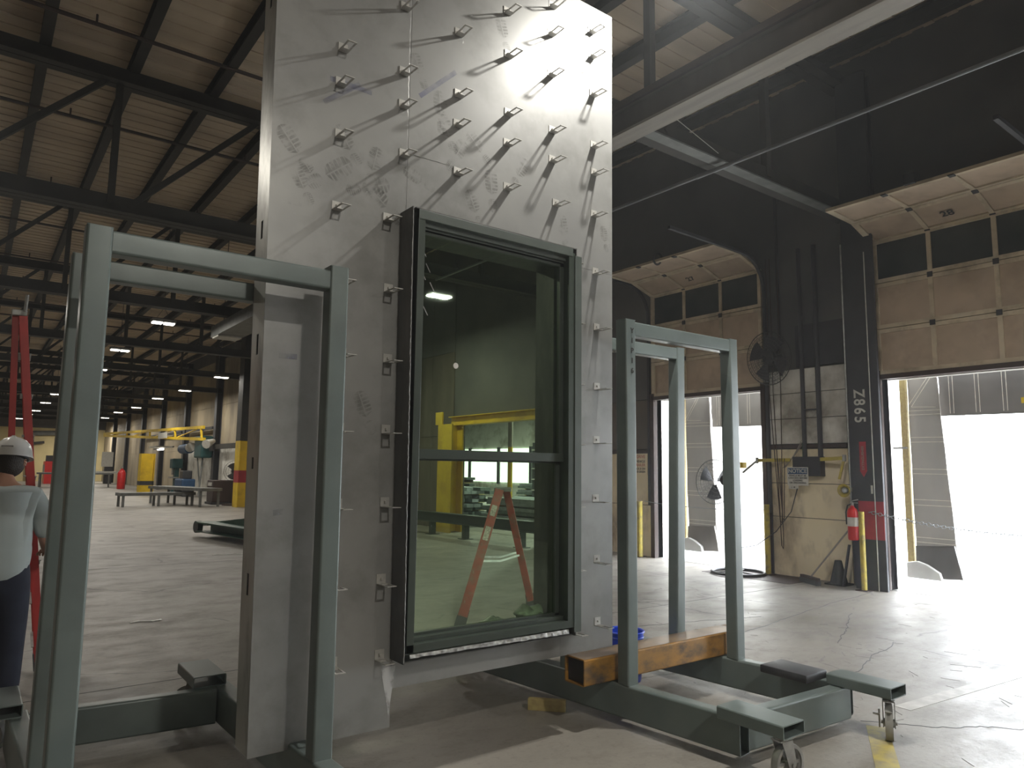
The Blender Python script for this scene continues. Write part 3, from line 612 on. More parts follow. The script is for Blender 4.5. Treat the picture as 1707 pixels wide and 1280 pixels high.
LDN = lampdata(LAMP_POWER * 1.6, 0.16, 0.10, (1.0, 0.97, 0.9))
LDF = lampdata(LAMP_POWER * 1.2)
LDC = lampdata(LAMP_POWER * 3.0, 0.30, 0.16)
LDE = lampdata(LAMP_POWER * 5)
lamps.append(((8.6, 78.5, 5.5), 'added lamp hidden behind the left frame post, brightening the end wall'))  # unseen lamp added to brighten the end wall
for i, (loc, lab) in enumerate(lamps):
    t = make_lamp(loc, lab, data=(LDN if i == 0 else LDC if i == 1 else LDE if loc[1] > 78 else LDF if loc[1] > 30 else LD))
    if i < 2:            # upward fixture glow, added as a weak light to brighten the deck
        ul = lampdata(14, 0.5, 0.3, (1.0, 0.9, 0.82)); lo = bpy.data.objects.new('lamp_uplight', ul); C.objects.link(lo); lo.parent = t; lo.location = (0, 0, .13); lo.rotation_euler = (pi, 0, 0)

# ------------------------------------------------------------------ the tall steel panel
PY = 3.70; PYB = 3.90
def XLft(z): return 1.195 - 0.0155 * (z - 0.24)
def XRgt(z): return 3.685 + 0.004 * (z - 0.44)
def XW(z): return 1.955 - 0.022 * (z - 0.6)
pn = thing('steel_wall_panel', 'tall grey steel mock-up wall panel studded with clips and holding a window', 'wall panel', (2.4, 3.8, 0.24))
ZT = 5.16; XWR = 3.205
def quadprism(b, a, c, y0, y1):
    """a, c = (x at z0, z0, x at z1, z1) for the left and right borders"""
    P = []
    for y in (y0, y1): P += [b.verts.new(p) for p in ((a[0], y, a[1]), (c[0], y, c[1]), (c[2], y, c[3]), (a[2], y, a[3]))]
    for f in ((0, 1, 2, 3), (7, 6, 5, 4), (0, 4, 5, 1), (1, 5, 6, 2), (2, 6, 7, 3), (3, 7, 4, 0)): b.faces.new([P[i] for i in f])
T = 0.006
def sheets(y0, y1):
    def f(b):
        quadprism(b, (XLft(.237), .237, XLft(ZT), ZT), (1.965, .237, 1.965, ZT), y0, y1)
    return f
one('left_sheet', sheets(PY, PY + T), 'sheet', pn)
one('upper_sheet', lambda b: quadprism(b, (1.967, 3.10, 1.967, ZT), (XRgt(3.1), 3.10, XRgt(ZT), ZT), PY, PY + T), 'sheet', pn)
one('right_sheet', lambda b: quadprism(b, (XWR, .44, XWR, 3.098), (XRgt(.44), .44, XRgt(3.1), 3.098), PY, PY + T), 'sheet', pn)
one('lower_sheet', lambda b: quadprism(b, (1.967, .44, 1.967, .64), (XWR - 0.001, .44, XWR - 0.001, .64), PY, PY + T), 'sheet', pn)
one('back_sheet', lambda b: (quadprism(b, (XLft(.24), .24, XLft(ZT), ZT), (2.02, .24, 2.02, ZT), PYB - T, PYB), quadprism(b, (3.14, .44, 3.14, ZT), (XRgt(.44), .44, XRgt(ZT), ZT), PYB - T, PYB), box(b, 2.02, 3.14, PYB - T, PYB, 3.1, ZT), box(b, 2.02, 3.14, PYB - T, PYB, .44, .66)), 'sheet', pn)
def slotted(b):
    # side channel web built of strips between long slot holes
    slots = [(1.00, 1.11), (1.64, 1.70), (2.24, 2.35), (2.87, 2.97), (4.2, 4.3)]
    z = 0.24; ym = (PY + PYB) / 2
    for s0, s1 in slots + [(ZT, ZT)]:
        quadprism2(b, z, s0, PY + T, PYB)
        if s0 < ZT: quadprism2(b, s0, s1, PY + T, ym - 0.016); quadprism2(b, s0, s1, ym + 0.016, PYB)
        z = s1
def quadprism2(b, z0, z1, y0, y1):
    P = []
    for z in (z0, z1):
        x = XLft(z); P += [b.verts.new(p) for p in ((x, y0, z), (x + 0.004, y0, z), (x + 0.004, y1, z), (x, y1, z))]
    for f in ((3, 2, 1, 0), (4, 5, 6, 7), (0, 1, 5, 4), (1, 2, 6, 5), (2, 3, 7, 6), (3, 0, 4, 7)): b.faces.new([P[i] for i in f])
one('side_channel', slotted, 'sheet2', pn, label='slotted galvanised side channel')
one('slot_backing', lambda b: quadprism(b, (XLft(.25) + .02, .25, XLft(ZT) + .02, ZT), (XLft(.25) + .024, .25, XLft(ZT) + .024, ZT), PY + T, PYB - T), 'black', pn)  # black sheet stands in for the dark hollow behind the slots
one('side_channel', lambda b: quadprism(b, (XRgt(.44) - .005, .44, XRgt(ZT) - .005, ZT), (XRgt(.44), .44, XRgt(ZT), ZT), PY + T, PYB - T), 'sheet2', pn)
one('end_plate', lambda b: (box(b, XLft(.24), 1.965, PY + T, PYB - T, .24, .246), box(b, 1.96, 1.966, PY + T, PYB - T, .24, .44), box(b, 1.965, 3.685, PY + T, PYB - T, .44, .446), box(b, XLft(ZT), 3.70, PY + T, PYB - T, ZT - .006, ZT)), 'sheet2', pn)
# weld beads and ridges
def bead(pts, r=0.004):
    def f(b):
        P = []
        for a, c in zip(pts, pts[1:]):
            n = max(2, int((Vector(a) - Vector(c)).length / 0.02))
            for i in range(n): p = Vector(a).lerp(Vector(c), i / n); P.append(p + Vector((random.uniform(-1, 1) * .003, random.uniform(0, .001), random.uniform(-1, 1) * .002)))
        path(b, P, r, 5)
    return f
one('weld_seam', bead([(1.962, PY + .0005, 3.2), (1.95, PY + .0005, 5.1)], 0.0016), 'sheet', pn)
one('weld_seam', bead([(1.96, PY - .001, 3.19), (3.2, PY + .0, 3.17)], 0.003), 'sheet', pn)
one('weld_seam', bead([(1.98, PY - .001, 3.55), (2.35, PY + .0005, 3.56)], 0.002), 'sheet', pn)
one('faint_seam_ridge', bead([(2.345, PY + .0008, 3.3), (2.345, PY + .0008, 5.1)], 0.0012), 'sheet', pn)  # second, fainter ridge bead in the same steel as the sheet
one('drip_stain', lambda b: quadprism(b, (1.955, .30, 1.90, .56), (1.955, .30, 1.99, .56), PY - .0012, PY - .0006), 'primer', pn, label='pale chalky drip below the window corner')
# boot prints
def boot(cx_, cz_, ang, s=1.0):
    def f(b):
        def W2(x, z): return b.verts.new((cx_ + x * cos(ang) - z * sin(ang), PY - .0008, cz_ + x * sin(ang) + z * cos(ang)))
        for z0, z1, w0 in ((-0.14, -0.045, .034), (-0.02, 0.15, .050)):
            n = 7; L1 = []; R1 = []
            for i in range(n + 1):
                t = i / n; w = w0 * s * (0.25 + 0.75 * math.sqrt(max(0, 1 - (2 * t - 1) ** 4))); z = (z0 + (z1 - z0) * t) * s
                L1.append((-w, z)); R1.append((w, z))
            for i in range(n):          # tread bars with gaps between them
                for (xa, xb) in ((0, 1),) if False else ((0, .46), (.54, 1)):
                    def P_(i_, f_): l = L1[i_]; q = R1[i_]; return (l[0] + (q[0] - l[0]) * f_, l[1])
                    g = (L1[i + 1][1] - L1[i][1]) * .28
                    p = [P_(i, xa), P_(i, xb), P_(i + 1, xb), P_(i + 1, xa)]
                    b.faces.new([W2(p[0][0], p[0][1] + g), W2(p[1][0], p[1][1] + g * (0 if xa == 0 else 1.4)), W2(p[2][0], p[2][1] - g * .1), W2(p[3][0], p[3][1])])
    return f
for u, v, a, s in ((494, 250, 0.7, 1), (548, 290, -0.9, 1.1), (582, 245, 0.6, .9), (505, 310, 0.5, .8), (622, 280, -0.2, .9), (612, 312, -1.2, 1), (640, 340, 0.9, 1.1), (735, 190, 0.1, 1), (748, 225, 0.4, .9), (800, 250, 0.8, .9), (820, 320, 0.1, 1), (792, 350, 0.4, .9), (865, 290, -0.5, .9), (940, 390, 0.2, .9), (700, 300, 1.2, .8), (700, 120, 0.4, .8), (840, 60, 0.3, .9), (760, 260, -0.5, 0.9), (610, 690, .4, .9), (1008, 400, .2, .7)):
    p = at(u, v, 1, PY); one('boot_print', boot(p.x, p.z, a, s), 'boot', pn)
for u, v, du, dv in ((550, 130, 70, 25), (600, 140, -60, 30), (480, 335, 40, 10), (465, 592, 30, 3), (455, 855, 40, -6), (700, 160, 60, -40)):
    a = at(u, v, 1, PY - .001); c = at(u + du, v + dv, 1, PY - .001)
    one('chalk_mark', lambda b: bar(b, a, c, 0.0006, 0.03, (0, 0, 1)), 'chalk', pn, label='faint blue chalk mark')
# clips
CL = [(571.5, 83), (674.7, 14), (567, 140), (672.5, 122), (671.5, 177), (566, 227), (672.5, 259), (560.6, 347), (645.6, 366),
      (845, 21), (920, 11), (764.4, 57), (917.5, 57), (846.6, 93), (984, 53), (985.6, 94), (917.5, 125), (763.8, 159), (987, 158), (846.6, 190), (762, 209), (920, 219), (988.8, 244), (845, 240.6), (920, 268), (989.4, 289), (762, 289), (845, 314), (926, 341), (989.4, 359),
      (571.5, 470), (569, 591), (565, 716), (561.4, 843), (554.8, 973), (552.8, 1108),
      (647, 484), (645.6, 601), (642.5, 719), (640.7, 840), (634.8, 968), (632, 1094),
      (992, 455), (994, 548), (994.5, 647), (993.8, 736), (992.6, 833), (994.5, 934), (995.6, 1038),
      (948, 442), (948, 540), (949, 640), (949, 738), (950, 840), (951, 944), (952, 1050)]
fl = bmesh.new(); box(fl, -0.028, 0.028, -0.004, 0.0, -0.002, 0.05); box(fl, -0.006, 0.006, -0.016, -0.004, 0.018, 0.03)
lg = bmesh.new()
box(lg, -0.028, -0.018, -0.135, -0.002, -0.004, 0.0); box(lg, 0.018, 0.028, -0.135, -0.002, -0.004, 0.0)
box(lg, -0.018, 0.018, -0.135, -0.123, -0.004, 0.0); box(lg, -0.018, 0.018, -0.05, -0.002, -0.004, 0.0)
FM = LM = None
for i, (u, v) in enumerate(CL):
    p = at(u, v, 1, PY); p.z -= 0.012
    if i == 0:
        cl = obj('wall_clip', lg, 'clip', pn); fo = obj('clip_flange', fl, 'clip', cl)
        LM, FM = cl.data, fo.data
    else:
        cl = bpy.data.objects.new('wall_clip', LM); C.objects.link(cl); cl.parent = pn; cl.matrix_parent_inverse = world_inv(pn)
        fo = bpy.data.objects.new('clip_flange', FM); C.objects.link(fo); fo.parent = cl
    fo.matrix_parent_inverse = Matrix.Identity(4); fo.matrix_basis = Matrix.Identity(4)
    cl.matrix_basis = Matrix.Translation(p) @ Matrix.Rotation(random.uniform(-.06, .06), 4, 'Z')
# steel buck (box around the window that stands proud of the sheet)
BY = 3.545
zb0, zb1 = 0.60, 3.165
def bkx(z): return XW(z)
one('window_buck', lambda b: (quadprism(b, (bkx(zb0), zb0, bkx(zb1) + 0.03, zb1), (bkx(zb0) + .007, zb0, bkx(zb1) + .037, zb1), BY, PY), box(b, 1.95, XWR, BY, PY, zb1 - .006, zb1), box(b, 1.96, XWR, BY + 0.03, PY, zb0, zb0 + .006), box(b, XWR - .006, XWR, BY, PY, zb0, zb1)), 'buck', pn, label='raw steel buck framing the window')
one('buck_liner', lambda b: (box(b, 1.96, 2.02, BY + 0.16, PYB - 0.01, zb0, zb1), box(b, 3.135, XWR - 0.006, BY + 0.16, PYB, zb0, zb1), box(b, 2.02, 3.135, BY + 0.16, PYB, zb0, zb0 + 0.07), box(b, 2.02, 3.135, BY + 0.16, PYB, zb1 - 0.1, zb1)), 'buck', pn)
one('buck_edge', bead([(1.957, BY - .001, .61), (1.93, BY - .001, 3.16)], 0.0018), 'alu', pn, label='bright ground edge of the buck')

# ------------------------------------------------------------------ the window
wn = thing('hung_window', 'dark green aluminium hung window set in the tall steel panel', 'window', (2.58, 3.6, 0.64))
wx0, wx1, wz0, wz1 = 1.968, 3.185, 0.655, 3.155
one('left_jamb', lambda b: (box(b, wx0, wx0 + .045, BY - .004, BY + .12, wz0, wz1)), 'winalu', wn, bevel=0.002)
one('right_jamb', lambda b: (box(b, wx1 - .055, wx1, BY - .004, BY + .12, wz0, wz1 - .03)), 'winalu', wn, bevel=0.002)
one('head', lambda b: (box(b, wx0, wx1 - .02, BY - .006, BY + .03, wz1 - .055, wz1), box(b, wx0 + .045, wx1 - .055, BY + .03, BY + .12, wz1 - .085, wz1 - .02), box(b, wx0 + .045, wx1 - .055, BY + .05, BY + .07, wz1 - .11, wz1 - .085)), 'wincap', wn, bevel=0.002)
one('sill', lambda b: (box(b, wx0, wx1 - .05, BY - .004, BY + .12, wz0, wz0 + .045), box(b, wx0 + .045, wx1 - .055, BY + .04, BY + .12, wz0 + .045, wz0 + .07)), 'winalu', wn, bevel=0.002)
one('corner_flange', lambda b: box(b, wx1 - .004, wx1 + .055, BY - .01, BY + .004, wz0 - .03, wz1 - .045), 'wincap', wn, bevel=0.002)
one('corner_return', lambda b: box(b, wx1 + .045, wx1 + .055, BY + .004, PY - 0.002, wz0 - .03, wz1 - .045), 'winalu', wn)
zm = 1.73
ix0, ix1 = wx0 + .045, wx1 - .055
us = one('upper_sash', lambda b: (box(b, ix0, ix0 + .025, BY + .05, BY + .08, zm, wz1 - .1), box(b, ix1 - .035, ix1, BY + .05, BY + .08, zm, wz1 - .1), box(b, ix0, ix1, BY + .05, BY + .08, wz1 - .125, wz1 - .095), box(b, ix0, ix1, BY + .045, BY + .08, zm - 0.02, zm + .035)), 'winalu', wn, bevel=0.0015)
ls = one('lower_sash', lambda b: (box(b, ix0, ix0 + .03, BY + .085, BY + .115, wz0 + .05, zm), box(b, ix1 - .035, ix1, BY + .085, BY + .115, wz0 + .05, zm), box(b, ix0, ix1, BY + .085, BY + .115, wz0 + .05, wz0 + .085), box(b, ix0, ix1, BY + .085, BY + .115, zm - .03, zm + .025)), 'winalu', wn, bevel=0.0015)
bx('pane', ix0 + .02, ix1 - .03, BY + .064, BY + .066, zm + .03, wz1 - .12, 'glass', us, label='dark green tinted upper pane')
bx('pane', ix0 + .02, ix1 - .03, BY + .099, BY + .101, wz0 + .08, zm - .028, 'glass', ls, label='green tinted lower pane')
def sillflash(b):
    n = 44; P = []
    for i in range(n + 1):
        x = 1.985 + (3.13 - 1.985) * i / n
        P.append((b.verts.new((x, BY - .012 + random.uniform(-.001, .001), wz0 - .004)), b.verts.new((x, BY - .016, wz0 - .019 - random.uniform(0, .006) - 0.008 * (i / n)))))
    for a, c in zip(P, P[1:]): b.faces.new((a[0], c[0], c[1], a[1]))
one('sill_flashing', sillflash, 'silver', wn, label='torn silver sill flashing')
st = one('round_sticker', lambda b: cyl(b, (2.285, BY + .062, 2.27), (2.285, BY + .0635, 2.27), 0.018, 16), 'signwhite', wn, label='small round white sticker on the upper pane')
one('tape_residue', lambda b: [bar(b, Vector((2.03 + dx, BY + .062, 2.95 + dz)), Vector((2.06 + dx, BY + .062, 2.90 + dz)), .001, .006) for dx, dz in ((0, 0), (.03, -.09), (-.0, -.14), (0.02, -.35), (.06, -.2))], 'smudge', wn)
tag(one('plastic_bag', lambda b: bmesh.ops.create_icosphere(b, subdivisions=3, radius=0.13, matrix=Matrix.Translation((3.02, 3.80, .71)) @ Matrix.Diagonal((0.95, 0.5, 0.42, 1))), 'bag', smooth=True), 'crumpled cloudy plastic bag on the bottom ledge behind the glass at right', 'bag')
tag(one('plastic_bag', lambda b: bmesh.ops.create_icosphere(b, subdivisions=3, radius=0.09, matrix=Matrix.Translation((2.72, 3.80, .69)) @ Matrix.Diagonal((1.2, 0.6, 0.28, 1))), 'bag', smooth=True), 'small flat plastic bag on the bottom ledge behind the glass at centre', 'bag')
for o in [x for x in bpy.data.objects if x.name.startswith('plastic_bag')]:
    for v in o.data.vertices:
        n_ = Vector(v.co) * 40; d = 0.012 * (sin(n_.x * 1.3 + 2 * sin(n_.z)) + cos(n_.z * 1.9 + n_.x))
        v.co += Vector((d, d * .5, max(-0.0, d)))

# ------------------------------------------------------------------ rolling frames
def wheel_caster(par, x, y, ztop, ang, brake=False):
    """8 inch caster: a part with sub-parts"""
    R_ = 0.105; cz = R_
    ca, sa = cos(ang), sin(ang)
    def w(p): return (x + p[0] * ca - p[1] * sa, y + p[0] * sa + p[1] * ca, p[2])
    off = 0.045
    def fork(b):
        box(b, -0.05, 0.05, -0.05, 0.05, ztop - .008, ztop)
        cyl(b, (0, 0, ztop - .03), (0, 0, ztop - .008), 0.038, 14)
        box(b, -0.04, 0.055, -0.034, 0.034, ztop - .038, ztop - .03)
        for s in (-1, 1):
            P = [(-.03, ztop - .034), (.05, ztop - .034), (off + .03, cz), (off + .01, cz - .03), (off - .02, cz - .025)]
            a = [b.verts.new((px_, s * .031, z_)) for px_, z_ in P]; c = [b.verts.new((px_, s * .036, z_)) for px_, z_ in P]
            b.faces.new(a); b.faces.new(c[::-1])
            for i in range(5): b.faces.new((a[i], a[(i + 1) % 5], c[(i + 1) % 5], c[i]))
        cyl(b, (off, -.045, cz), (off, .045, cz), 0.011, 8)
        if brake: bar(b, (off + .02, -.05, cz + .05), (off + .02, -.09, cz + .055), .03, .012); bar(b, (off, .0, ztop - .045), (off + .1, 0, ztop - .075), .04, .006); box(b, off - .02, off + .02, -.06, -.05, cz - .03, cz + .08)
    fb = bmesh.new(); fork(fb)
    for v in fb.verts: v.co = w(v.co)
    fo = obj('caster', fb, 'alu', par, bevel=0)
    wb_ = bmesh.new()
    torus(wb_, (off, 0, cz), (0, 1, 0), R_ - .014, .0135, 36, 8)
    lathe(wb_, (off, 0, cz), [(R_ - .002, -.022), (R_, -.012), (R_, .012), (R_ - .002, .022), (R_ - .02, .022), (R_ - .02, -.022), (R_ - .002, -.022)], 36, (0, 1, 0))
    lathe(wb_, (off, 0, cz), [(.0, -.03), (.026, -.03), (.026, .03), (.0, .03)], 18, (0, 1, 0))
    for k in range(6):
        a = k * pi / 3; bar(wb_, (off + .02 * cos(a), 0, cz + .02 * sin(a)), (off + .085 * cos(a), 0, cz + .085 * sin(a)), .018, .014, (0, 1, 0))
    for v in wb_.verts: v.co = w(v.co)
    obj('wheel', wb_, 'casteriron', fo, smooth=True)
    return fo

def tubeobj(name, p0, p1, w, h, par, m='frame', up=(0, 0, 1), **k): return one(name, lambda b: rtube(b, p0, p1, w, h, up=up, **k), m, par, smooth='w')
ZB = 0.055; ZTB = 0.268; HB = ZTB - ZB; ZC = (ZB + ZTB) / 2
def dolly(xa, xb, skew, mirror, lab):
    """two long base tubes along Y, a cross tube, front and rear goal posts, four outriggers with casters"""
    t = thing('rolling_frame', lab, 'rolling frame', ((xa + xb) / 2, 3.75, 0), 'rolling frames holding the panel')
    yN, yF = (2.62, 4.93) if not mirror else (2.30, 5.04)
    sx = lambda x, y: x + skew * (3.5 - y)
    for x in (xa, xb): tubeobj('base_tube', (sx(x, yN), yN, ZC), (sx(x, yF), yF, ZC), 0.105, HB, t, r=0.016)
    yc_ = 2.68 if not mirror else 4.98
    tubeobj('cross_tube', (sx(xa, yc_) + .053, yc_, ZC), (sx(xb, yc_) - .053, yc_ - (0.05 if not mirror else .1), ZC), 0.10, HB - .004, t, r=0.016)
    for y, zt in ((3.45, 2.70), (3.975, 2.70)):
        if mirror: zt = 2.66
        tubeobj('post', (sx(xa, y), y, ZTB), (xa - 0.015 * (0 if not mirror else 1), y, zt), 0.10, 0.10, t, up=(0, 1, 0), r=0.012)
        tubeobj('post', (sx(xb, y), y, ZTB), (xb - 0.015 * (0 if not mirror else 1), y, zt + (.02 if mirror else .0)), 0.10, 0.10, t, up=(0, 1, 0), r=0.012)
        for x in (xa, xb): bx('post_cap', x - .0485 - (.015 if mirror else 0), x + .0485 - (.015 if mirror else 0), y - .0485, y + .0485, zt + (-.003 if x == xa or not mirror else .016), zt + (.001 if x == xa or not mirror else .020), 'frame', t)
        tubeobj('top_rail', (xa + .05 - (.015 if mirror else 0), y, zt - .06), (xb - .05 - (.015 if mirror else 0), y, zt - .055), 0.09, 0.10, t, r=0.012)
    zo = ZTB + .035; ends = []
    for x, side in ((xa, -1), (xb, 1)):
        xo = x + (0.045 if side == -1 else -0.045) * (0 if not mirror else 1) + (0.03 if not mirror else 0)
        tubeobj('outrigger', (xo, yN - .35, zo), (xo, yN + .07, zo), 0.20, 0.07, t, r=0.01)
        wheel_caster(t, xo + (0.0 if side == -1 else .03), yN - .27, zo - .036, -0.15 if side == -1 else .445 + pi, side == 1)
        xo2 = x - 0.13
        tubeobj('outrigger', (xo2, yF - .14, zo), (xo2, yF + .28, zo), 0.20, 0.07, t, r=0.01)
        wheel_caster(t, xo2, yF + .17, zo - .036, 2.4)
    return t
dr = dolly(3.575, 4.735, 0.10, False, 'grey green rolling steel frame on casters at the right end of the panel')
dl = dolly(0.375, 1.455, 0.03, True, 'grey green rolling steel frame at the left end, beside the person')
for k, ch in enumerate('YIPI6'): text('scratched_mark', ch, (3.585, 3.397, 2.62 - 0.07 * k), 0.05, ((1, 0, 0), (0, 0, 1)), 'framedark', dr)
tag(one('rubber_pad', lambda b: box(b, 4.48, 4.735, 2.72, 3.07, ZTB + .02, ZTB + .075), 'rubber', bevel=0.014, smooth=True), 'flat black rubber block lying on the far base tube of the right frame', 'block')
one('pad_foot', lambda b: box(b, 4.60, 4.70, 2.78, 3.0, ZTB - .0, ZTB + .02), 'rubber', bpy.data.objects['rubber_pad'])
ob = thing('support_beam', 'orange and rusty rectangular steel tube laid across the right frame under the panel', 'beam', (4.05, 3.61, ZTB))
bt = tubeobj('tube_body', (3.262, 3.625, .358), (4.96, 3.625, .358), 0.19, 0.17, ob, 'orange', r=0.014, wall=0.009)
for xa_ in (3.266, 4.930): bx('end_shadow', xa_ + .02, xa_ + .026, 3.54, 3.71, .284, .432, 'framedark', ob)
bx('scale_face', 3.27, 4.9, 3.535, 3.715, .4425, .4435, 'rusttop', ob, label='brown mill scale top face')
lb = bx('support_block', 1.40, 1.52, 3.72, 3.88, ZTB - 0.0, ZTB + 0.001, 'rubber'); bpy.data.objects.remove(lb)
# bucket
bk = thing('bucket', 'blue plastic bucket on the floor behind the orange beam', 'bucket', (4.33, 4.2, 0))
bc = Vector((4.33, 4.2, .38))
def bucket(b): lathe(b, (bc.x, 4.2, 0), [(0, .002), (.12, .002), (.125, .02), (.145, bc.z + .0), (.138, bc.z), (.118, .03), (0, .03)], 32)
one('body', bucket, 'blue', bk, smooth=True); one('rim', lambda b: (torus(b, (bc.x, 4.2, bc.z), (0, 0, 1), .147, .008, 36, 6), torus(b, (bc.x, 4.2, bc.z - .04), (0, 0, 1), .144, .005, 36, 6)), 'blue', bk, smooth=True)
tag(one('wood_block', lambda b: bar(b, (3.25, 4.09, .0375), (3.43, 3.90, .0375), .05, .075), 'wood', bevel=0.003), 'short raw lumber offcut on the floor in front of the right frame', 'wood block')

# ------------------------------------------------------------------ stepladders
def stepladder(lab, front, rear, top, depth_dir, wid, nstep, mat_, capm, rail=(0.028, 0.08), flare=1.35, grp=None):
    """front/rear: floor point of the near rail of each pair; top: apex point; depth_dir: direction towards the far rails"""
    t = thing('stepladder', lab, 'ladder', (front[0], front[1], 0), grp)
    D = Vector(depth_dir).normalized(); F = Vector(front); Rr = Vector(rear); Tp = Vector(top); S_ = (Rr - F); S_.z = 0; S_.normalize()
    ap = 0.06 if wid < .5 else 0.028
    tf = Tp - S_ * ap; tr_ = Tp + S_ * ap
    wt = wid / flare; dt = D * (wid - wt) / 2
    rails = [(F, tf + dt), (F + D * wid, tf + dt + D * wt), (Rr, tr_ + dt), (Rr + D * wid, tr_ + dt + D * wt)]
    for i, (a, c) in enumerate(rails):
        r = one('rail', lambda b: bar(b, a, c, rail[1] if i < 2 else rail[1] * .8, rail[0], D), mat_, t, bevel=0.003)
        one('foot', lambda b: bar(b, a, a.lerp(c, .05 if wid > .5 else .09), rail[1] * 1.15, rail[0] * 1.6, D), 'rubber', r)
    for k in range(1, nstep + 1):
        f = k / (nstep + 1)
        a = rails[0][0].lerp(rails[0][1], f); c = rails[1][0].lerp(rails[1][1], f)
        one('step', lambda b: (bar(b, a, c, .085, .006), bar(b, a - S_ * .04 - Vector((0, 0, .012)), c - S_ * .04 - Vector((0, 0, .012)), .004, .026)), 'alu', t)
    for f in (0.18, 0.5, 0.8):
        a = rails[2][0].lerp(rails[2][1], f); c = rails[3][0].lerp(rails[3][1], f); one('rear_brace', lambda b: bar(b, a, c, .004, .03), 'alu', t)
        one('rear_brace', lambda b: bar(b, a, rails[3][0].lerp(rails[3][1], f - .14), .004, .02), 'alu', t)
    for j in (0, 1):
        a = rails[j][0].lerp(rails[j][1], .47); c = rails[j + 2][0].lerp(rails[j + 2][1], .47); m_ = (a + c) / 2 - Vector((0, 0, .035))
        one('spreader', lambda b: (bar(b, a, m_, .004, .022), bar(b, m_, c, .004, .022)), 'alu', t)
    ctr = Tp + D * wid / 2
    one('top_cap', lambda b: bar(b, ctr - D * (wt / 2 + .04), ctr + D * (wt / 2 + .04), .20 if wid < .5 else .10, .045), capm, t, bevel=0.006)
    return t, rails
sl, rr_ = stepladder('small worn red stepladder seen through the window glass', (4.17, 6.42, 0), (5.46, 6.80, 0), (4.86, 6.62, 1.43), (.60, .80, 0), .42, 4, 'redworn', 'alu', (0.03, 0.10))
for f0, f1 in ((.62, .72), (.80, .88)):
    a, c = rr_[0]; n = Vector((.60, .80, 0)); p = a.lerp(c, f0) - n * .0165; q_ = a.lerp(c, f1) - n * .0165
    one('sticker', lambda b: bar(b, p, q_, .06, .002, n), 'label', sl, label='peeling paper sticker')
stepladder('tall bright red stepladder standing behind the person', (.55, 6.46, 0), (.33, 6.62, 0), (.205, 6.50, 2.80), (.04, 1, 0), .62, 8, 'red', 'alu', (0.03, 0.055), 1.5)
one('ladder_tool', lambda b: cyl(b, (.24, 6.5, 2.8), (.245, 6.5, 2.93), .012, 8), 'alu', bpy.data.objects['stepladder.001'])

# ------------------------------------------------------------------ person
def skin_mesh(name, verts, edges, radii, m, parent, sub=2, root=0):
    me = bpy.data.meshes.new(name); me.from_pydata([tuple(v) for v in verts], edges, []); me.update()
    o = bpy.data.objects.new(name, me); C.objects.link(o)
    sk = o.modifiers.new('skin', 'SKIN'); 
    for i, r in enumerate(radii):
        r = r if isinstance(r, tuple) else (r, r); me.skin_vertices[0].data[i].radius = r
        me.skin_vertices[0].data[i].use_root = (i == root)
    ss = o.modifiers.new('sub', 'SUBSURF'); ss.levels = sub; ss.render_levels = sub
    dg = bpy.context.evaluated_depsgraph_get(); ev = o.evaluated_get(dg); nm_ = bpy.data.meshes.new_from_object(ev)
    o.modifiers.clear(); o.data = nm_; nm_.name = name
    for p in nm_.polygons: p.use_smooth = True
    nm_.materials.clear(); nm_.materials.append(M[m])
    if parent: o.parent = parent; o.matrix_parent_inverse = world_inv(parent)
    return o
PX, PYp = 0.20, 6.02
pe = thing('person', 'person seen from behind in a white hard hat, pale shirt and navy trousers', 'person', (PX, PYp, 0))
A = lambda x, y, z: Vector((PX + x, PYp + y, z))
# body: pelvis root; y+ is the way the person faces (away from the camera)
V = [A(0, 0, .98), A(0, 0, 1.12), A(0, .0, 1.30), A(0, -.01, 1.44), A(0, .01, 1.53), A(0, .03, 1.60),
     A(.10, 0, .92), A(.12, .02, .52), A(.11, -.02, .11), A(.11, .13, .05),
     A(-.10, 0, .92), A(-.13, .06, .52), A(-.14, .02, .11), A(-.14, .17, .05),
     A(.19, -.01, 1.42), A(.265, .02, 1.13), A(.30, .22, 1.02), A(-.19, -.01, 1.42), A(-.27, .02, 1.13), A(-.25, .22, 1.03)]
E_ = [(0, 1), (1, 2), (2, 3), (3, 4), (4, 5), (0, 6), (6, 7), (7, 8), (8, 9), (0, 10), (10, 11), (11, 12), (12, 13), (3, 14), (14, 15), (15, 16), (3, 17), (17, 18), (18, 19)]
Rd = [(.13, .09), (.12, .09), (.15, .10), (.13, .09), .058, .055, (.10, .10), .065, .045, (.045, .035), (.10, .10), .065, .045, (.045, .035), (.062, .062), .045, .032, .062, .045, .032]
skin_mesh('body', V, E_, Rd, 'skin', pe)
VT = [A(0, 0, 1.10), A(0, 0, .93), A(.10, 0, .86), A(.12, .02, .50), A(.115, -.02, .08), A(-.10, 0, .86), A(-.13, .06, .50), A(-.14, .02, .08)]
skin_mesh('trousers', VT, [(0, 1), (1, 2), (2, 3), (3, 4), (1, 5), (5, 6), (6, 7)], [(.175, .13), (.17, .135), (.118, .125), .088, .078, (.118, .125), .088, .078], 'navy', pe, root=1)
VS = [A(0, 0, .82), A(0, -.01, 1.04), A(0, -.01, 1.28), A(0, -.01, 1.41), A(0, .01, 1.49), A(.17, -.01, 1.42), A(.255, .0, 1.25), A(.275, .03, 1.13), A(-.17, -.01, 1.42), A(-.255, .0, 1.25), A(-.27, .03, 1.13)]
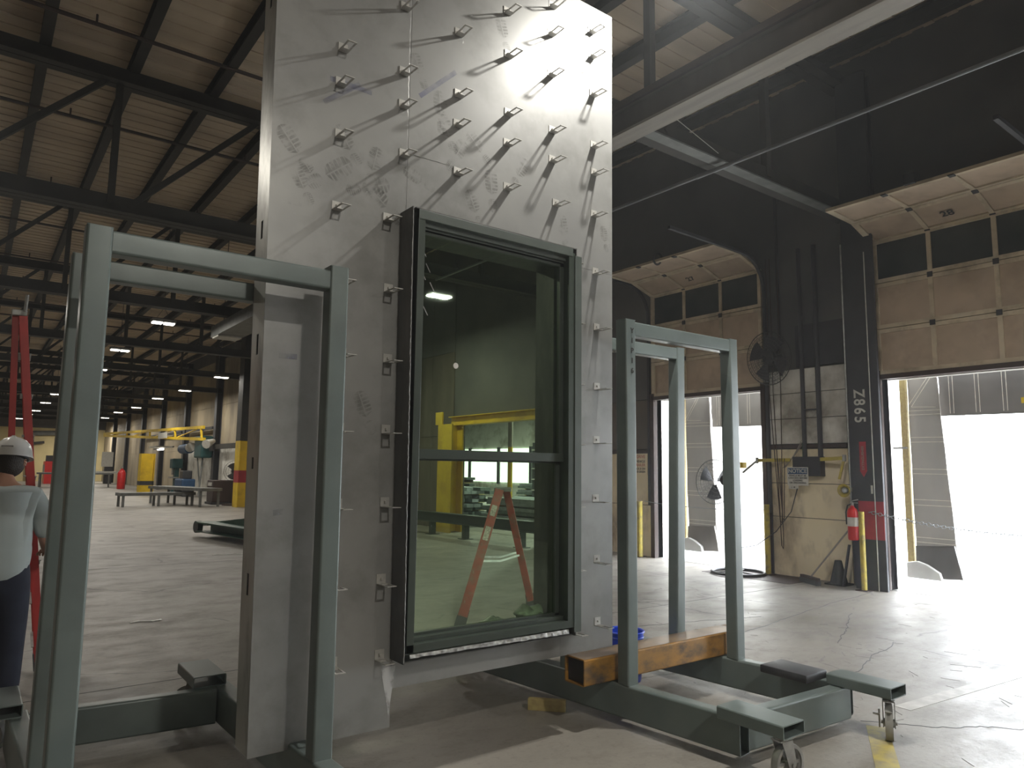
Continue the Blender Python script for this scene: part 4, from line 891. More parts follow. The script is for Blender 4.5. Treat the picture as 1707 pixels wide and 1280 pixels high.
skin_mesh('shirt', VS, [(0, 1), (1, 2), (2, 3), (3, 4), (3, 5), (5, 6), (6, 7), (3, 8), (8, 9), (9, 10)], [(.185, .15), (.215, .165), (.205, .155), (.165, .125), (.085, .08), .088, .08, .076, .088, .08, .076], 'shirt', pe, root=2)
for s in (1, -1):
    one('shoe', lambda b: bmesh.ops.create_uvsphere(b, u_segments=20, v_segments=12, radius=1, matrix=Matrix.Translation(A(.115 if s == 1 else -.14, .05 if s == 1 else .09, .05)) @ Matrix.Diagonal((.055, .15, .055, 1))), 'rubber', pe, smooth=True)
belt = one('belt', lambda b: lathe(b, A(0, 0, .995), [(.165, -.02), (.17, -.02), (.17, .02), (.165, .02)], 28), 'rubber', pe, smooth=True)
for v in belt.data.vertices: v.co.y = PYp + (v.co.y - PYp) * .8
# head
def head(b):
    bmesh.ops.create_uvsphere(b, u_segments=32, v_segments=24, radius=1)
    for v in b.verts:
        x, y, z = v.co
        w = .078 * (1 - .22 * max(0, -z) ** 1.5); d_ = .098 * (1 - .12 * max(0, -z))
        nx, ny, nz = x * w, y * d_, z * .118
        if y > .3 and z < -.2: ny += .010 * max(0, 1 - abs(x) * 3)         # chin
        if y > .75 and abs(x) < .22 and -.35 < z < .1: ny += .018 * (1 - abs(x) / .22) * (.1 - z) / .45   # nose
        if y > .6 and .0 < z < .22 and .2 < abs(x) < .55: ny -= .006      # eye sockets
        v.co = (nx, ny, nz)
HZ = 1.665
rot = Matrix.Rotation(-.35, 4, 'Z') @ Matrix.Rotation(-.22, 4, 'X')
HM = Matrix.Translation(A(.03, .05, HZ)) @ rot
def placed(fn, name, m, parent, **k):
    b = bmesh.new(); fn(b)
    for v in b.verts: v.co = HM @ v.co
    return obj(name, b, m, parent, **k)
hd_ = placed(head, 'head', 'skin', pe, smooth=True)
for s in (1, -1):
    placed(lambda b: (torus(b, (s * .079, -.002, -.005), (1, 0, 0), .021, .008, 14, 6), bmesh.ops.create_uvsphere(b, u_segments=10, v_segments=8, radius=.014, matrix=Matrix.Translation((s * .077, 0, -.005)))), 'ear', 'skin', hd_, smooth=True)
    placed(lambda b: bmesh.ops.create_uvsphere(b, u_segments=12, v_segments=8, radius=.012, matrix=Matrix.Translation((s * .030, .083, .012))), 'eye', 'hat', hd_, smooth=True)
placed(lambda b: bmesh.ops.create_uvsphere(b, u_segments=12, v_segments=6, radius=1, matrix=Matrix.Translation((0, .093, -.058)) @ Matrix.Diagonal((.024, .008, .006, 1))), 'mouth', 'redpaint', hd_, smooth=True)
def hair(b):
    bmesh.ops.create_uvsphere(b, u_segments=28, v_segments=20, radius=1)
    for v in b.verts:
        x, y, z = v.co; k = 1 + .03 * sin(x * 31) * cos(z * 27); v.co = (x * .084 * k, y * .104 * k - .006, z * .118 + .006)
    bmesh.ops.delete(b, geom=[v for v in b.verts if (v.co.y > .035 and v.co.z < .05) or v.co.z < -.115], context='VERTS')
placed(hair, 'hair', 'hair', hd_, smooth=True)
hh = bpy.data.objects.new('hard_hat', None); C.objects.link(hh); tag(hh, 'glossy white hard hat worn by the person', 'hard hat'); hh.location = A(.03, .05, HZ + .06)
def shell(b):
    prof = [(.132, .0), (.128, .012), (.122, .03), (.116, .06), (.102, .093), (.075, .122), (.04, .139), (.0, .144)]
    seg = 36; prev = None
    for r, h in prof:
        ring = []
        for i in range(seg):
            a = 2 * pi * i / seg; rr = r * (1 + (.10 * max(0, sin(a)) ** 2 if h < .015 else 0))
            ring.append(b.verts.new((rr * cos(a) * .93, rr * sin(a) * 1.08, h + .028 + (.006 if h > .05 and abs(cos(a)) < .2 else 0) - (.012 * max(0, -sin(a)) if h < .02 else 0))))
        if prev:
            for i in range(seg): b.faces.new((prev[i], prev[(i + 1) % seg], ring[(i + 1) % seg], ring[i]))
        prev = ring
placed(shell, 'shell', 'hat', hh, smooth=True)
placed(lambda b: (box(b, -.012, .012, -.055, .05, .150, .175),), 'crown_ridge', 'hat', hh, bevel=0.006, smooth=True)
placed(lambda b: (box(b, -.035, .035, -.129, -.118, .075, .083)), 'vent', 'smudge', hh)
placed(lambda b: torus(b, (0, -.02, .02), (0, .1, 1), .10, .008, 24, 6), 'headband', 'rubber', hh, smooth=True)
# hands: palm and five separate fingers, right hand closed loosely around a pen
def hand(side, wrist, d):
    d = Vector(d).normalized(); up = Vector((0, 0, 1)); s = d.cross(up).normalized() * side; n = s.cross(d).normalized(); wv = Vector(wrist)
    o = skin_mesh('hand', [wv, wv + d * .045, wv + d * .085], [(0, 1), (1, 2)], [(.024, .018), (.036, .016), (.038, .014)], 'skin', pe, 2)
    for k, (l, oo) in enumerate(((.075, -.030), (.084, -.010), (.078, .010), (.060, .029))):
        a = wv + d * .075 + s * oo; dn = -up
        P = [a, a + d * (.02 + l * .42), a + d * (.02 + l * .66) + dn * l * .28, a + d * (.02 + l * .60) + dn * l * .58]
        skin_mesh('finger', P, [(0, 1), (1, 2), (2, 3)], [.0095, .009, .0085, .0075], 'skin', o, 2)
    a = wv + d * .03 - s * .028
    skin_mesh('thumb', [a, a - s * .022 + d * .022 - up * .01, a - s * .026 + d * .05 - up * .03], [(0, 1), (1, 2)], [.012, .0105, .009], 'skin', o, 2)
hand(1, A(.30, .22, 1.02), (-.02, .9, .02)); hand(-1, A(-.25, .22, 1.03), (.1, .9, .02))

# ------------------------------------------------------------------ dock wall fittings
fan = thing('wall_fan', 'big dark caged fan mounted high on the dock wall between the doors', 'fan', (10.5, 6.83, 3.52))
def cage(b, c, ax, R_, dep, nrad, nring=5):
    c = Vector(c); ax = Vector(ax).normalized(); a = ax.orthogonal().normalized(); e = ax.cross(a)
    for s in (-1, 1):
        for k in range(1, nring + 1): torus(b, c + ax * s * dep * (1 - (k / nring) ** 2) * .9, ax, R_ * k / nring, .003 if k < nring else .007, 36, 4)
        for k in range(nrad):
            t = 2 * pi * k / nrad; o = a * cos(t) + e * sin(t)
            pts = [c + o * R_ * f + ax * s * dep * (1 - f * f) * .9 for f in (.12, .4, .7, 1)]
            for p, q in zip(pts, pts[1:]): bar(b, p, q, .003, .003)
def blades(b, c, ax, R_, n=3, tw=.5):
    c = Vector(c); ax = Vector(ax).normalized(); a = ax.orthogonal().normalized(); e = ax.cross(a)
    for k in range(n):
        t0 = 2 * pi * k / n + .3; P = []
        for f in (.15, .4, .65, .88):
            ring = []
            for j in range(5):
                t = t0 + (j / 4 - .5) * (.95 if f > .3 else .6); o = a * cos(t) + e * sin(t); ring.append(b.verts.new(c + o * R_ * f + ax * (j / 4 - .5) * tw * R_ * .25))
            P.append(ring)
        for r0, r1 in zip(P, P[1:]):
            for j in range(4): b.faces.new((r0[j], r0[j + 1], r1[j + 1], r1[j]))
        bmesh.ops.solidify(b, geom=[], thickness=.003)
fc = (10.45, 6.83, 3.55)
one('cage', lambda b: cage(b, fc, (-1, 0.1, -.12), .44, .13, 40, 8), 'cage', fan)
one('blade_set', lambda b: blades(b, fc, (-1, .1, -.12), .42, 4), 'black', fan)
one('motor', lambda b: cyl(b, (10.44, 6.83, 3.55), (10.68, 6.81, 3.57), .11, 18), 'black', fan, smooth=True)
one('bracket', lambda b: (bar(b, (10.6, 6.83, 3.55), (10.84, 6.83, 3.9), .06, .06), bar(b, (10.6, 6.83, 3.55), (10.84, 6.83, 3.3), .04, .04), cyl(b, (10.78, 6.83, 3.9), (10.78, 6.83, 6.5), .03, 8)), 'black', fan)
# conduits, control box
cb_ = thing('door_control', 'dark electrical box with two conduits on the dock wall behind the notice sign', 'electrical box', (10.8, 6.4, 1.75))
one('conduit', lambda b: cyl(b, (10.79, 6.44, 1.9), (10.79, 6.44, 5.4), .036, 10), 'coldark', cb_); one('conduit', lambda b: cyl(b, (10.79, 6.17, 1.9), (10.79, 6.17, 5.4), .04, 10), 'coldark', cb_)
bx('box_body', 10.68, 10.82, 6.12, 6.60, 1.62, 1.93, 'coldark', cb_, bevel=0.006)
bx('cross_strap', 10.76, 10.80, 6.15, 6.46, 2.68, 2.70, 'coldark', cb_)
one('flex', lambda b: [path(b, sag((10.74, 6.46 + .0, 2.2 - .04 * k), (10.70, 6.75 + .02 * k, 1.75), .03, 8), .006, 5) for k in range(3)], 'beamflange', cb_)
one('green_wire', lambda b: cyl(b, (10.74, 6.45, 1.9), (10.74, 6.45, 2.15), .005, 6), 'green', cb_)
sg = thing('notice_sign', 'white and blue NOTICE sign hanging on the dock wall', 'sign', (10.60, 6.47, 1.62))
bx('plate', 10.600, 10.606, 6.285, 6.65, 1.47, 1.76, 'signwhite', sg); bx('plate_tail', 10.601, 10.606, 6.46, 6.63, 1.41, 1.47, 'signwhite', sg)
bx('blue_header', 10.597, 10.6, 6.30, 6.635, 1.65, 1.745, 'signblue', sg)
text('lettering', 'NOTICE', (10.5955, 6.467, 1.697), .088, NX, 'signwhite', sg)
for s, z in (('VEHICLE MUST BE', 1.625), ('CHOCKED BEFORE', 1.587), ('LOADING', 1.549), ('OR UNLOADING', 1.511)): text('lettering', s, (10.5985, 6.467, z), .038, NX, 'ink', sg)
text('lettering', 'L - M', (10.5985, 6.55, 1.44), .03, NX, 'ink', sg)
ws = thing('wall_sign', 'large faded red and black warning text board left of dock door 27', 'sign', (10.80, 10.2, 1.85))
bx('board', 10.795, 10.82, 9.84, 10.75, 1.60, 2.02, 'cream', ws)
for s, z, m, h in (("DON'T DRIVE", 1.955, 'redink', .085), ('LIFT OR ANY VEHICLE', 1.86, 'ink', .062), ('INSIDE TRAILER', 1.79, 'redink', .078), ('UNLESS DOCK LOCK IS ON', 1.715, 'ink', .055), ('LIGHT IS GREEN', 1.655, 'ink', .055)):
    text('lettering', s, (10.793, 9.90, z), h, NX, m, ws, align='RIGHT')
bx('wall_plate', 10.80, 10.82, 10.27, 10.33, 1.0, 1.35, 'brown', ws)
# chains that pull the doors
pc = thing('pull_chain', 'three long hanging door pull chains in front of the dock wall', 'chain', (10.7, 6.85, 1))
for y_, y2, z1_ in ((6.93, 6.80, 1.15), (6.86, 6.79, .75), (6.72, 6.76, 1.2)):
    one('chain', lambda b: path(b, [(10.6, y_, 5.3), (10.6, y_, 3.0), (10.6, (y_ + y2) / 2, 1.9), (10.6, y2, z1_ - .25), (10.6, y2 - .03, z1_ - .3), (10.6, y2 - .04, z1_ - .1), (10.6, (y_ + y2) / 2 - .05, 1.9)], .007, 5), 'brown', pc)
one('cord', lambda b: path(b, [(10.6, 6.48, 1.42), (10.6, 6.6, 1.05), (10.55, 6.85, .72), (10.45, 7.15, .48), (10.4, 7.4, .42), (10.3, 7.5, .6), (10.3, 7.42, .9)], .008, 6), 'rubber', pc, label='black power cord looping to the pedestal fan')
# dock lights (yellow swing arms)
def docklight(lab, pts, lamp_c, lamp_ax, extra):
    t = thing('dock_light', lab, 'lamp', pts[0], 'yellow swing arm dock lights')
    one('arm', lambda b: bar(b, pts[0], pts[1], .035, .055), 'yellowdull', t, bevel=0.004)
    one('elbow', lambda b: (cyl(b, Vector(pts[1]) - Vector((0, 0, .05)), Vector(pts[1]) + Vector((0, 0, .05)), .028, 10)), 'alu', t)
    one('forearm', lambda b: bar(b, pts[1], pts[2], .028, .035), extra, t)
    L_ = Vector(lamp_ax).normalized(); c = Vector(lamp_c)
    one('lamp_hood', lambda b: lathe(b, c, [(.0, -.12), (.04, -.12), (.045, -.02), (.09, .03), (.10, .06), (.095, .06), (.04, .0), (.0, -.0)], 22, L_), 'yellowdull', t, smooth=True)
    one('bulb', lambda b: bmesh.ops.create_uvsphere(b, u_segments=14, v_segments=10, radius=.045, matrix=Matrix.Translation(c + L_ * .02)), 'steelgal', t, smooth=True)
    return t
docklight('yellow swing arm dock light hanging by the fire extinguisher', [(10.66, 6.10, 1.885), (10.55, 5.66, 1.90), (10.53, 5.74, 1.58)], (10.50, 5.63, 1.42), (-1, 0.05, -.1), 'yellowdull')
dk = docklight('yellow swing arm dock light reaching across the opening of door 27', [(10.72, 6.66, 1.88), (10.60, 7.20, 1.87), (10.5, 7.42, 1.66)], (10.45, 7.56, 1.79), (-.3, 1, .1), 'alu')
bx('lamp_box', 10.42, 10.54, 7.36, 7.52, 1.74, 1.84, 'yellow', dk, bevel=0.01)
# pedestal fan in front of door 27
pf = thing('pedestal_fan', 'black pedestal fan on a round ring base in front of dock opening 27', 'fan', (10.28, 7.42, 0))
one('ring_base', lambda b: (torus(b, (10.28, 7.40, .03), (0, 0, 1), .42, .025, 40, 8), [bar(b, (10.28, 7.40, .04), (10.28 + .42 * cos(a), 7.40 + .42 * sin(a), .03), .03, .02) for a in (0.4, 2.5, 4.6)]), 'rubber', pf, smooth=True)
one('pole', lambda b: (cyl(b, (10.28, 7.36, .03), (10.28, 7.41, .85), .03, 12), cyl(b, (10.28, 7.41, .8), (10.28, 7.45, 1.46), .02, 12)), 'black', pf, smooth=True)
one('motor', lambda b: (cyl(b, (10.24, 7.36, 1.53), (10.30, 7.66, 1.53), .085, 16), box(b, 10.22, 10.34, 7.40, 7.56, 1.58, 1.64)), 'black', pf, smooth=True)
one('collar', lambda b: cyl(b, (10.28, 7.41, .80), (10.28, 7.415, .9), .038, 12), 'black', pf)
one('cage', lambda b: cage(b, (10.32, 7.86, 1.50), (.30, 1, 0), .38, .10, 30, 6), 'cage', pf)
one('blade_set', lambda b: blades(b, (10.32, 7.86, 1.50), (.30, 1, 0), .35, 3), 'rubber', pf)
# fire extinguisher
fe = thing('fire_extinguisher', 'red fire extinguisher hung on the column beside dock door 28', 'fire extinguisher', (10.5, 5.52, .72))
ec = (10.46, 5.52)
one('cylinder', lambda b: lathe(b, (ec[0], ec[1], .70), [(0, 0), (.065, .0), (.075, .02), (.075, .40), (.06, .45), (.025, .48), (.025, .50), (0, .5)], 24), 'extred', fe, smooth=True)
one('valve', lambda b: (cyl(b, (ec[0], ec[1], 1.20), (ec[0], ec[1], 1.25), .02, 10), bar(b, (ec[0], ec[1] + .03, 1.26), (ec[0], ec[1] - .09, 1.29), .02, .012), bar(b, (ec[0], ec[1] + .03, 1.24), (ec[0], ec[1] - .08, 1.24), .02, .01)), 'alu', fe)
one('hose', lambda b: path(b, [(ec[0], ec[1], 1.23), (ec[0], ec[1] + .07, 1.2), (ec[0], ec[1] + .10, 1.1), (ec[0], ec[1] + .095, .92)], .011, 8), 'rubber', fe, smooth=True)
one('paper_label', lambda b: lathe(b, (ec[0], ec[1], .70), [(.0765, .20), (.0765, .33)], 24), 'signwhite', fe, smooth=True)
# bollards
def bollard(x, y, h, lab, r=.045, rot_=0.0):
    t = thing('bollard', lab, 'bollard', (x, y, 0), 'yellow door guard posts')
    one('pipe', lambda b: cyl(b, (x, y, 0), (x + rot_, y, h), r, 14), 'yellowdull', t, smooth=True); one('base_flange', lambda b: box(b, x - .09, x + .09, y - .09, y + .09, 0, .012), 'brown', t)
bollard(10.40, 5.36, 1.12, 'yellow guard post in front of the red banded column', .04)
bollard(10.68, 7.10, 1.14, 'yellow guard post at the right jamb of dock opening 27', .045)
bollard(10.62, 9.90, 1.08, 'yellow guard post at the left jamb of dock opening 27', .06)
# broom, cone
br = thing('push_broom', 'push broom leaning against the wall beside the fire extinguisher', 'broom', (10.2, 6.3, 0))
one('handle', lambda b: cyl(b, (10.36, 6.16, .10), (10.52, 5.60, .86), .012, 8), 'beamflange', br); one('head', lambda b: bar(b, (10.48, 6.38, .085), (10.24, 5.97, .085), .06, .05), 'brown', br); one('bristle', lambda b: bar(b, (10.48, 6.38, .035), (10.24, 5.97, .035), .085, .07), 'rubber', br, kind='stuff')
cn = thing('traffic_cone', 'dark rubber cone on the floor against the column', 'cone', (10.62, 5.92, 0))
one('cone_body', lambda b: cyl(b, (10.64, 5.87, .02), (10.64, 5.87, .36), .13, 20, .05), 'cone', cn, smooth=True); bx('cone_base', 10.49, 10.79, 5.72, 6.02, 0, .025, 'cone', cn)
tag(one('pry_bar', lambda b: (bar(b, (10.45, 5.70, 0.01), (10.52, 5.62, .62), .05, .02)), 'black'), 'dark steel bar leaning between the cone and the column', 'bar')

# ------------------------------------------------------------------ green beam trolley, benches, things down the hall
gb = thing('green_beam', 'dark green tapered steel beam on rollers lying on the floor behind the panel', 'beam', (5.0, 17.0, .1))
B0 = at(326, 886, 2, .12); B1 = at(410, 900, 2, .12); dB = (B1 - B0); dB.normalize(); sB = Vector((-dB.y, dB.x, 0))
def taper(b, off, th, L_=4.6, z0=.12, h0=.20, h1=.70):
    P = []
    for o_ in (off, off + th):
        a = B0 + sB * o_; c = B0 + dB * L_ + sB * o_
        P += [b.verts.new((a.x, a.y, z0)), b.verts.new((c.x, c.y, z0)), b.verts.new((c.x, c.y, z0 + h1)), b.verts.new((a.x, a.y, z0 + h0))]
    for f in ((0, 1, 2, 3), (7, 6, 5, 4), (0, 4, 5, 1), (1, 5, 6, 2), (2, 6, 7, 3), (3, 7, 4, 0)): b.faces.new([P[i] for i in f])
one('web', lambda b: taper(b, .35, .03), 'green', gb)
one('lower_flange', lambda b: taper(b, 0, .75, h0=.02, h1=.02), 'green', gb)
one('upper_flange', lambda b: taper(b, -.02, .95, z0=.32, h0=.03, h1=.03), 'green', gb)
c0 = B0 + sB * .1 - dB * .12; c1 = B0 + sB * 1.05 - dB * .12
one('roller', lambda b: (cyl(b, c0 - sB * .06 + Vector((0, 0, .1)), c0 + sB * .06 + Vector((0, 0, .1)), .14, 16), cyl(b, c1 - sB * .06 + Vector((0, 0, .1)), c1 + sB * .06 + Vector((0, 0, .1)), .14, 16)), 'rubber', gb, smooth=True)
one('axle', lambda b: bar(b, c0 + Vector((0, 0, .14)), c1 + Vector((0, 0, .14)), .05, .05), 'silver', gb)
def bench(lab, P, h, w, m='benchgrey', legs=3):
    t = thing('work_bench', lab, 'bench', P[0], 'low steel benches by the dock wall'); a = Vector(P[0]); c = Vector(P[1]); d, s, u, l = frame_axes(a, c)
    one('bench_top', lambda b: bar(b, a + Vector((0, 0, h)), c + Vector((0, 0, h)), w, .12), m, t)
    for i in range(legs):
        for sg_ in (-1, 1):
            p = a.lerp(c, .04 + .92 * i / (legs - 1)) + s * sg_ * (w / 2 - .06); one('leg', lambda b: bar(b, p, p + Vector((0, 0, h - .06)), .09, .09), m, t)
def G(u, v, z=0): q = at(u, v, 2, z); return (q.x, q.y, 0)
bench('long thin steel rail table in front of the far yellow column', [G(195, 845), G(320, 842)], .50, .7)
bench('grey steel bench nearest the orange yellow column', [G(262, 838), G(352, 845)], .70, .9, legs=3)
bench('broad grey table far down the hall beside the person', [G(60, 812), G(185, 812)], 1.0, 1.6)
db = thing('green_rail', 'long dark green steel beam on stub legs seen through the window', 'beam', (9.5, 15.5, .4))
one('beam_body', lambda b: (bar(b, (9.55, 17.4, .56), (9.75, 11.5, .56), .22, .02), bar(b, (9.55, 17.4, .34), (9.75, 11.5, .34), .22, .02), bar(b, (9.55, 17.4, .45), (9.75, 11.5, .45), .02, .22)), 'darkgreen', db)
for y_ in (16.15, 14.6, 12.4): one('leg', lambda b: (box(b, 9.56, 9.70, y_ - .06, y_ + .06, 0, .33), box(b, 9.5, 9.76, y_ - .14, y_ + .14, 0, .015)), 'darkgreen', db)
def ycol(u, v, vt, w, lab, red=False):
    b0 = at(u, v, 2, 0); x, y = b0.x, b0.y; zt = at(u, vt, 1, y).z
    t = thing('yellow_column', lab, 'column', (x, y, 0))
    def sec(b, z0, z1): box(b, x - w / 2, x - w / 2 + .03, y - w / 2, y + w / 2, z0, z1); box(b, x + w / 2 - .03, x + w / 2, y - w / 2, y + w / 2, z0, z1); box(b, x - w / 2 + .03, x + w / 2 - .03, y - .015, y + .015, z0, z1)
    if red: one('lower_shaft', lambda b: sec(b, 0, 1.0), 'yellow', t); one('red_band', lambda b: sec(b, 1.0, 1.5), 'redpaint', t, label='red band'); one('shaft', lambda b: sec(b, 1.5, zt), 'yellow', t)
    else: one('lower_shaft', lambda b: sec(b, 0, .5), 'yellow', t); one('black_band', lambda b: sec(b, .5, .75), 'black', t); one('shaft', lambda b: sec(b, .75, zt), 'yellow', t)
    if red: one('upper_shaft', lambda b: sec(b, zt, 7.9), 'truss', t, label='dark unpainted upper shaft')
    return x, y
ycol(403, 845, 735, .62, 'yellow column with a red band just left of the panel edge', True)
yx, yy_ = ycol(241, 823, 756, .75, 'slim yellow column with a black band deep in the hall')
# jib crane
jb = thing('jib_crane', 'long yellow truss jib crane swung out from the dock wall', 'crane', (10, 38, 5))
Pm = at(340, 712, 0, 9.9); Pt = at(174, 723, 0, 8.2)
Pm2 = at(341, 732, 0, 9.9)
a0, a1 = Vector(Pm), Vector(Pt); b0, b1 = Vector(Pm2), Vector(Pt) - Vector((0, 0, .15))
one('upper_chord', lambda b: bar(b, a0, a1, .12, .16), 'yellow', jb); one('lower_chord', lambda b: bar(b, b0, b1, .12, .16), 'yellow', jb)
for f in (.02, .22, .45, .7): one('strut', lambda b: bar(b, a0.lerp(a1, f), b0.lerp(b1, f), .1, .1, (0, 1, 0)), 'yellow', jb); one('brace', lambda b: bar(b, a0.lerp(a1, f), b0.lerp(b1, f + .2), .05, .05, (0, 1, 0)), 'yellow', jb)
mp_ = a0.lerp(a1, .28); bx('capacity_plate', mp_.x - .3, mp_.x - .26, mp_.y - 1.2, mp_.y + 1.2, mp_.z - .55, mp_.z - .2, 'signwhite', jb)
# wall clutter of the far bays, set by where each stands on the floor
def prop(u, v, fn, lab, cat, name): b0 = at(u, v, 2, 0); b0 = b0 if b0.x < 10.2 else at(u, v, 0, 10.2); t = thing(name, lab, cat, (b0.x, b0.y, 0)); fn(t, b0.x, b0.y); return t
def f1(t, x, y):
    one('pole', lambda b: (cyl(b, (x, y, 0), (x, y, 1.0), .05, 10), cyl(b, (x, y, 0), (x, y, .05), .45, 20)), 'brown', t)
    one('cage', lambda b: cage(b, (x, y, 1.45), (-.45, -1, 0), .45, .10, 28, 5), 'cage', t); one('blade_set', lambda b: blades(b, (x, y, 1.45), (-.45, -1, 0), .41, 3), 'rubber', t); one('motor', lambda b: cyl(b, (x, y + .05, 1.45), (x + .1, y + .35, 1.45), .14, 12), 'black', t)
prop(388, 842, f1, 'round caged pedestal fan by the red banded yellow column', 'fan', 'pedestal_fan')
def f2(t, x, y):
    bx('cabinet', x - .6, x + .5, y - .5, y + .5, .1, 1.05, 'brown', t, bevel=.03); bx('screen', x - .62, x - .6, y - .3, y + .3, .8, .95, 'signwhite', t); bx('plinth', x - .65, x + .55, y - .55, y + .55, 0, .1, 'black', t)
prop(372, 840, f2, 'dark brown machine cabinet left of the pedestal fan', 'cabinet', 'machine_cabinet')
def f3(t, x, y):
    one('bottle', lambda b: lathe(b, (x, y, 0), [(0, 0), (.24, 0), (.26, .05), (.26, 1.1), (.18, 1.28), (.08, 1.36), (.08, 1.42), (0, 1.44)], 20), 'extred', t, smooth=True)
    one('valve', lambda b: cyl(b, (x, y, 1.44), (x, y, 1.56), .07, 10), 'alu', t)
prop(201, 815, f3, 'orange red gas cylinder right of the left frame post', 'gas cylinder', 'gas_cylinder')
def f4(t, x, y):
    bx('base', x - .3, x + .3, y - .5, y + .5, 0, .2, 'teal', t); bx('column', x - .1, x + .15, y - .2, y + .2, .2, 1.5, 'teal', t); bx('head', x - .3, x + .3, y - .4, y + .4, 1.5, 2.1, 'teal', t, bevel=.05); one('spindle', lambda b: cyl(b, (x - .2, y, 1.1), (x - .2, y, 1.5), .06, 12), 'alu', t); bx('table', x - .35, x + .1, y - .4, y + .4, .9, .98, 'alu', t)
prop(291, 816, f4, 'green drill press machine under the workshop light', 'machine', 'drill_press')
def f5(t, x, y):
    bx('tank', x - .4, x + .3, y - .9, y + .9, .45, .95, 'signblue', t, bevel=.08); [bx('leg', x - .3, x + .2, y + s - .06, y + s + .06, 0, .45, 'black', t) for s in (-.7, .7)]; bx('pump', x - .3, x + .2, y - .5, y + .2, .95, 1.4, 'rubber', t, bevel=.05)
prop(308, 827, f5, 'blue welding machine with a black top beside the wall columns', 'machine', 'welding_machine')
def f6(t, x, y): bx('cabinet', x - .4, x + .4, y - 1, y + 1, 0, 1.9, 'extred', t); bx('grille', x - .44, x - .4, y - .7, y + .7, .9, 1.6, 'alu', t); bx('top_box', x - .3, x + .3, y - .4, y + .4, 1.9, 2.4, 'black', t)
prop(80, 806, f6, 'red control cabinet against the pale end wall', 'cabinet', 'control_cabinet')
def f7(t, x, y): bx('cabinet', x - .5, x + .5, y - .8, y + .8, 0, 3.6, 'benchgrey', t); bx('door', x - .52, x - .5, y - .7, y + .7, .2, 3.4, 'black', t)
prop(104, 806, f7, 'tall dark cabinet right of the red control cabinet', 'cabinet', 'tall_cabinet')
def f8(t, x, y): bx('frame', x - .3, x + .3, y - .3, y + .3, 0, 2.4, 'black', t); bx('bright_guard', x - .6, x + .3, y - .4, y - .3, 1.5, 2.8, 'signwhite', t); bx('table', x - 1.2, x + .8, y - .6, y + .6, .9, 1.1, 'signwhite', t)
prop(178, 806, f8, 'white machine with a bright guard right of the frame post', 'machine', 'white_machine')
def f9(t, x, y): one('arm', lambda b: bar(b, (x + .4, y, 2.9), (x - .8, y, 2.7), .08, .08), 'black', t); one('shade', lambda b: bar(b, (x - .4, y - 1.0, 2.85), (x - .4, y + 1.0, 2.85), 1.0, .10), 'signwhite', t); one('tube', lambda b: cyl(b, (x - .4, y - .7, 2.72), (x - .4, y + .7, 2.72), .08, 10), 'lens', t)
prop(274, 816, f9, 'flat shaded workshop light over the green drill press', 'lamp', 'workshop_light')
def f10(t, x, y):
    bx('body', x - .3, x + .3, y - .8, y + .8, 2.1, 3.3, 'teal', t, bevel=.1); one('hook_arm', lambda b: (bar(b, (x, y, 2.1), (x - .2, y - .4, 0), .08, .08), bar(b, (x - .2, y + .3, 2.1), (x, y, 0), .06, .06)), 'benchgrey', t)
prop(334, 822, f10, 'teal hoist unit hung between two wall columns', 'hoist', 'hoist_unit')
for u, v, l in ((310, 748, 'blue and white motor unit left of the teal hoist'),):
    p = at(u, v, 0, 10.1); t = thing('motor_unit', l, 'machine', p); one('motor', lambda b: cyl(b, p + Vector((0, -.9, 0)), p + Vector((0, .9, 0)), .28, 16), 'signblue', t, smooth=True); one('end_bell', lambda b: cyl(b, p + Vector((0, -1.3, .1)), p + Vector((0, -.9, .05)), .26, 16), 'signwhite', t, smooth=True)
    bx('mount', p.x, 10.8, p.y - .3, p.y + .3, p.z - .1, p.z + .1, 'black', t)
p = at(356, 735, 0, 10.4); tl = thing('trouble_light', 'small white spot lamp on the dark wall column', 'lamp', p); one('shade', lambda b: cyl(b, p, p + Vector((-.5, -.5, -.2)), .12, 12, .24), 'signwhite', tl, smooth=True); one('bracket', lambda b: bar(b, p, p + Vector((.15, .3, .1)), .05, .05), 'black', tl)
hb = at(375, 747, 0, 10.3)
bb = thing('monorail_beam', 'dark horizontal beam between wall columns above the pedestal fan', 'beam', (hb.x, hb.y, hb.z)); one('beam_body', lambda b: box(b, 10.42, 10.52, 34.3, 40.8, hb.z, hb.z + .25), 'truss', bb); one('bracket', lambda b: [box(b, 10.3, 10.8, y_, y_ + .15, hb.z - .1, hb.z + .3) for y_ in (34.0, 41.0)], 'truss', bb)
for y_ in (44.5, 51.8, 58.6): tag(one('wall_girt', lambda b: (box(b, 10.5, 10.6, y_ - 3, y_ + 3, 3.7, 3.85), box(b, 10.5, 10.8, y_, y_ + .1, 3.7, 3.85)), 'black'), 'dark horizontal wall girt ' + {44.5: 'left of the teal hoist', 51.8: 'behind the jib crane plate', 58.6: 'deep behind the yellow column'}[y_], 'girt')
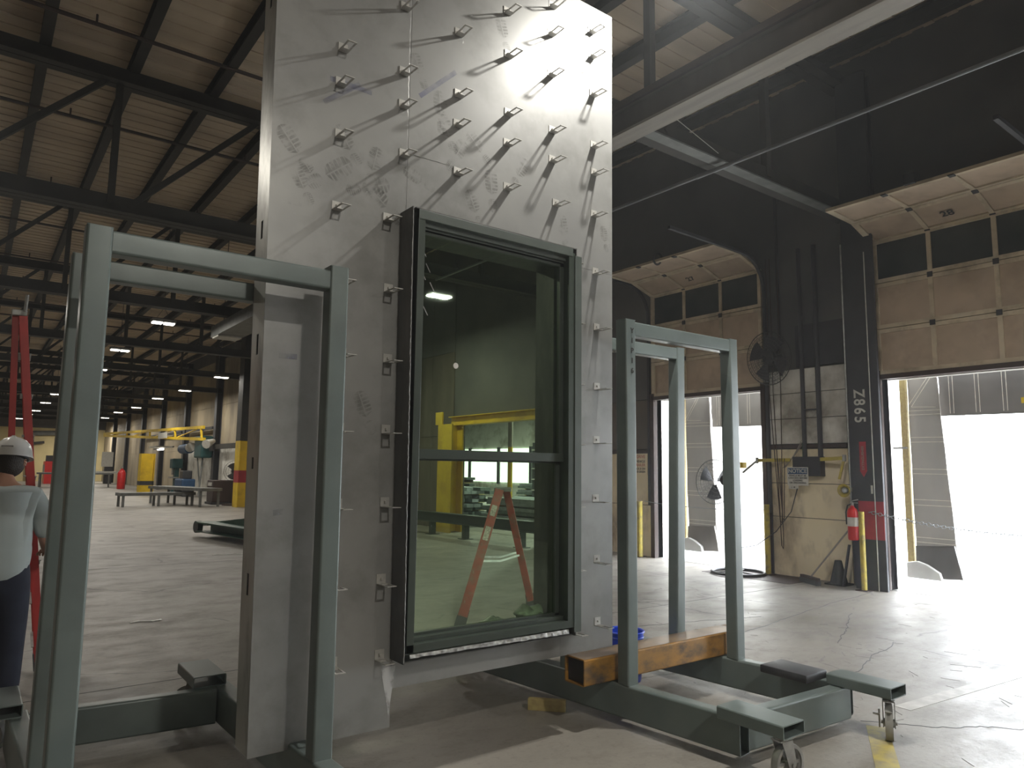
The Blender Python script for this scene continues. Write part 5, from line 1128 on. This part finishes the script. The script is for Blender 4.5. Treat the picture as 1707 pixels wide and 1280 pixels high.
# end wall pipes
ep = thing('wall_pipe', 'grey pipe loop on the pale yellow end wall beside the hard hat', 'pipe', (4, HALL - .3, 3))
def E3(u, v): q = at(u, v, 1, HALL - .3); return q
one('pipe_run', lambda b: path(b, [E3(50, 812), E3(52, 725), E3(55, 722), E3(160, 722)], .25, 8), 'benchgrey', ep)
one('pipe_bracket', lambda b: bar(b, E3(53, 739), E3(74, 737), .2, .25), 'truss', ep)
# heater duct near the panel edge, yellow rail
hc = at(398, 552, 2, 5.2)
ht = thing('unit_heater', 'long grey heater duct hung from the trusses at the panel edge', 'heater', tuple(hc))
one('duct', lambda b: box(b, hc.x - .2, hc.x + .5, hc.y - 3.0, hc.y + 2.0, 5.28, 5.6), 'benchgrey', ht); one('outlet', lambda b: box(b, hc.x - .18, hc.x + .45, hc.y + 1.3, hc.y + 1.9, 5.24, 5.28), 'signwhite', ht)
one('hanger', lambda b: [cyl(b, (hc.x, hc.y + s, 5.6), (hc.x, hc.y + s, 8.2), .01, 6) for s in (-3, 1.5)], 'black', ht)
# litter
for i, (u, v, l) in enumerate(((368, 925, 'curled white strip on the floor behind the green beam'), (243, 1036, 'small white scrap on the floor in the left frame opening, nearer one'), (265, 892, 'white scrap on the floor in front of the green beam roller'))):
    p = at(u, v, 2, 0); t = one('paper_scrap', lambda b: [bar(b, (p.x - .15 + .1 * k, p.y + .04 * sin(k * 2), .006), (p.x - .05 + .1 * k, p.y + .04 * sin(k * 2 + 2), .010), .04, .004) for k in range(3 if i else 6)], 'litter'); tag(t, l, 'paper')

# ------------------------------------------------------------------ dusty air of the hall
hm = bpy.data.materials.new('dusty_air'); hm.use_nodes = True; N = hm.node_tree.nodes; N.clear()
o_ = N.new('ShaderNodeOutputMaterial'); v_ = N.new('ShaderNodeVolumeScatter'); v_.inputs['Color'].default_value = (0.9, 0.95, 1, 1); v_.inputs['Density'].default_value = HAZE; v_.inputs['Anisotropy'].default_value = 0.3
hm.node_tree.links.new(v_.outputs[0], o_.inputs['Volume']); M['haze'] = hm
if HAZE: bx('dusty_air', XL - .05, DX + .06, YB - .05, 13.0, -0.1, 8.35, 'haze', kind='stuff')
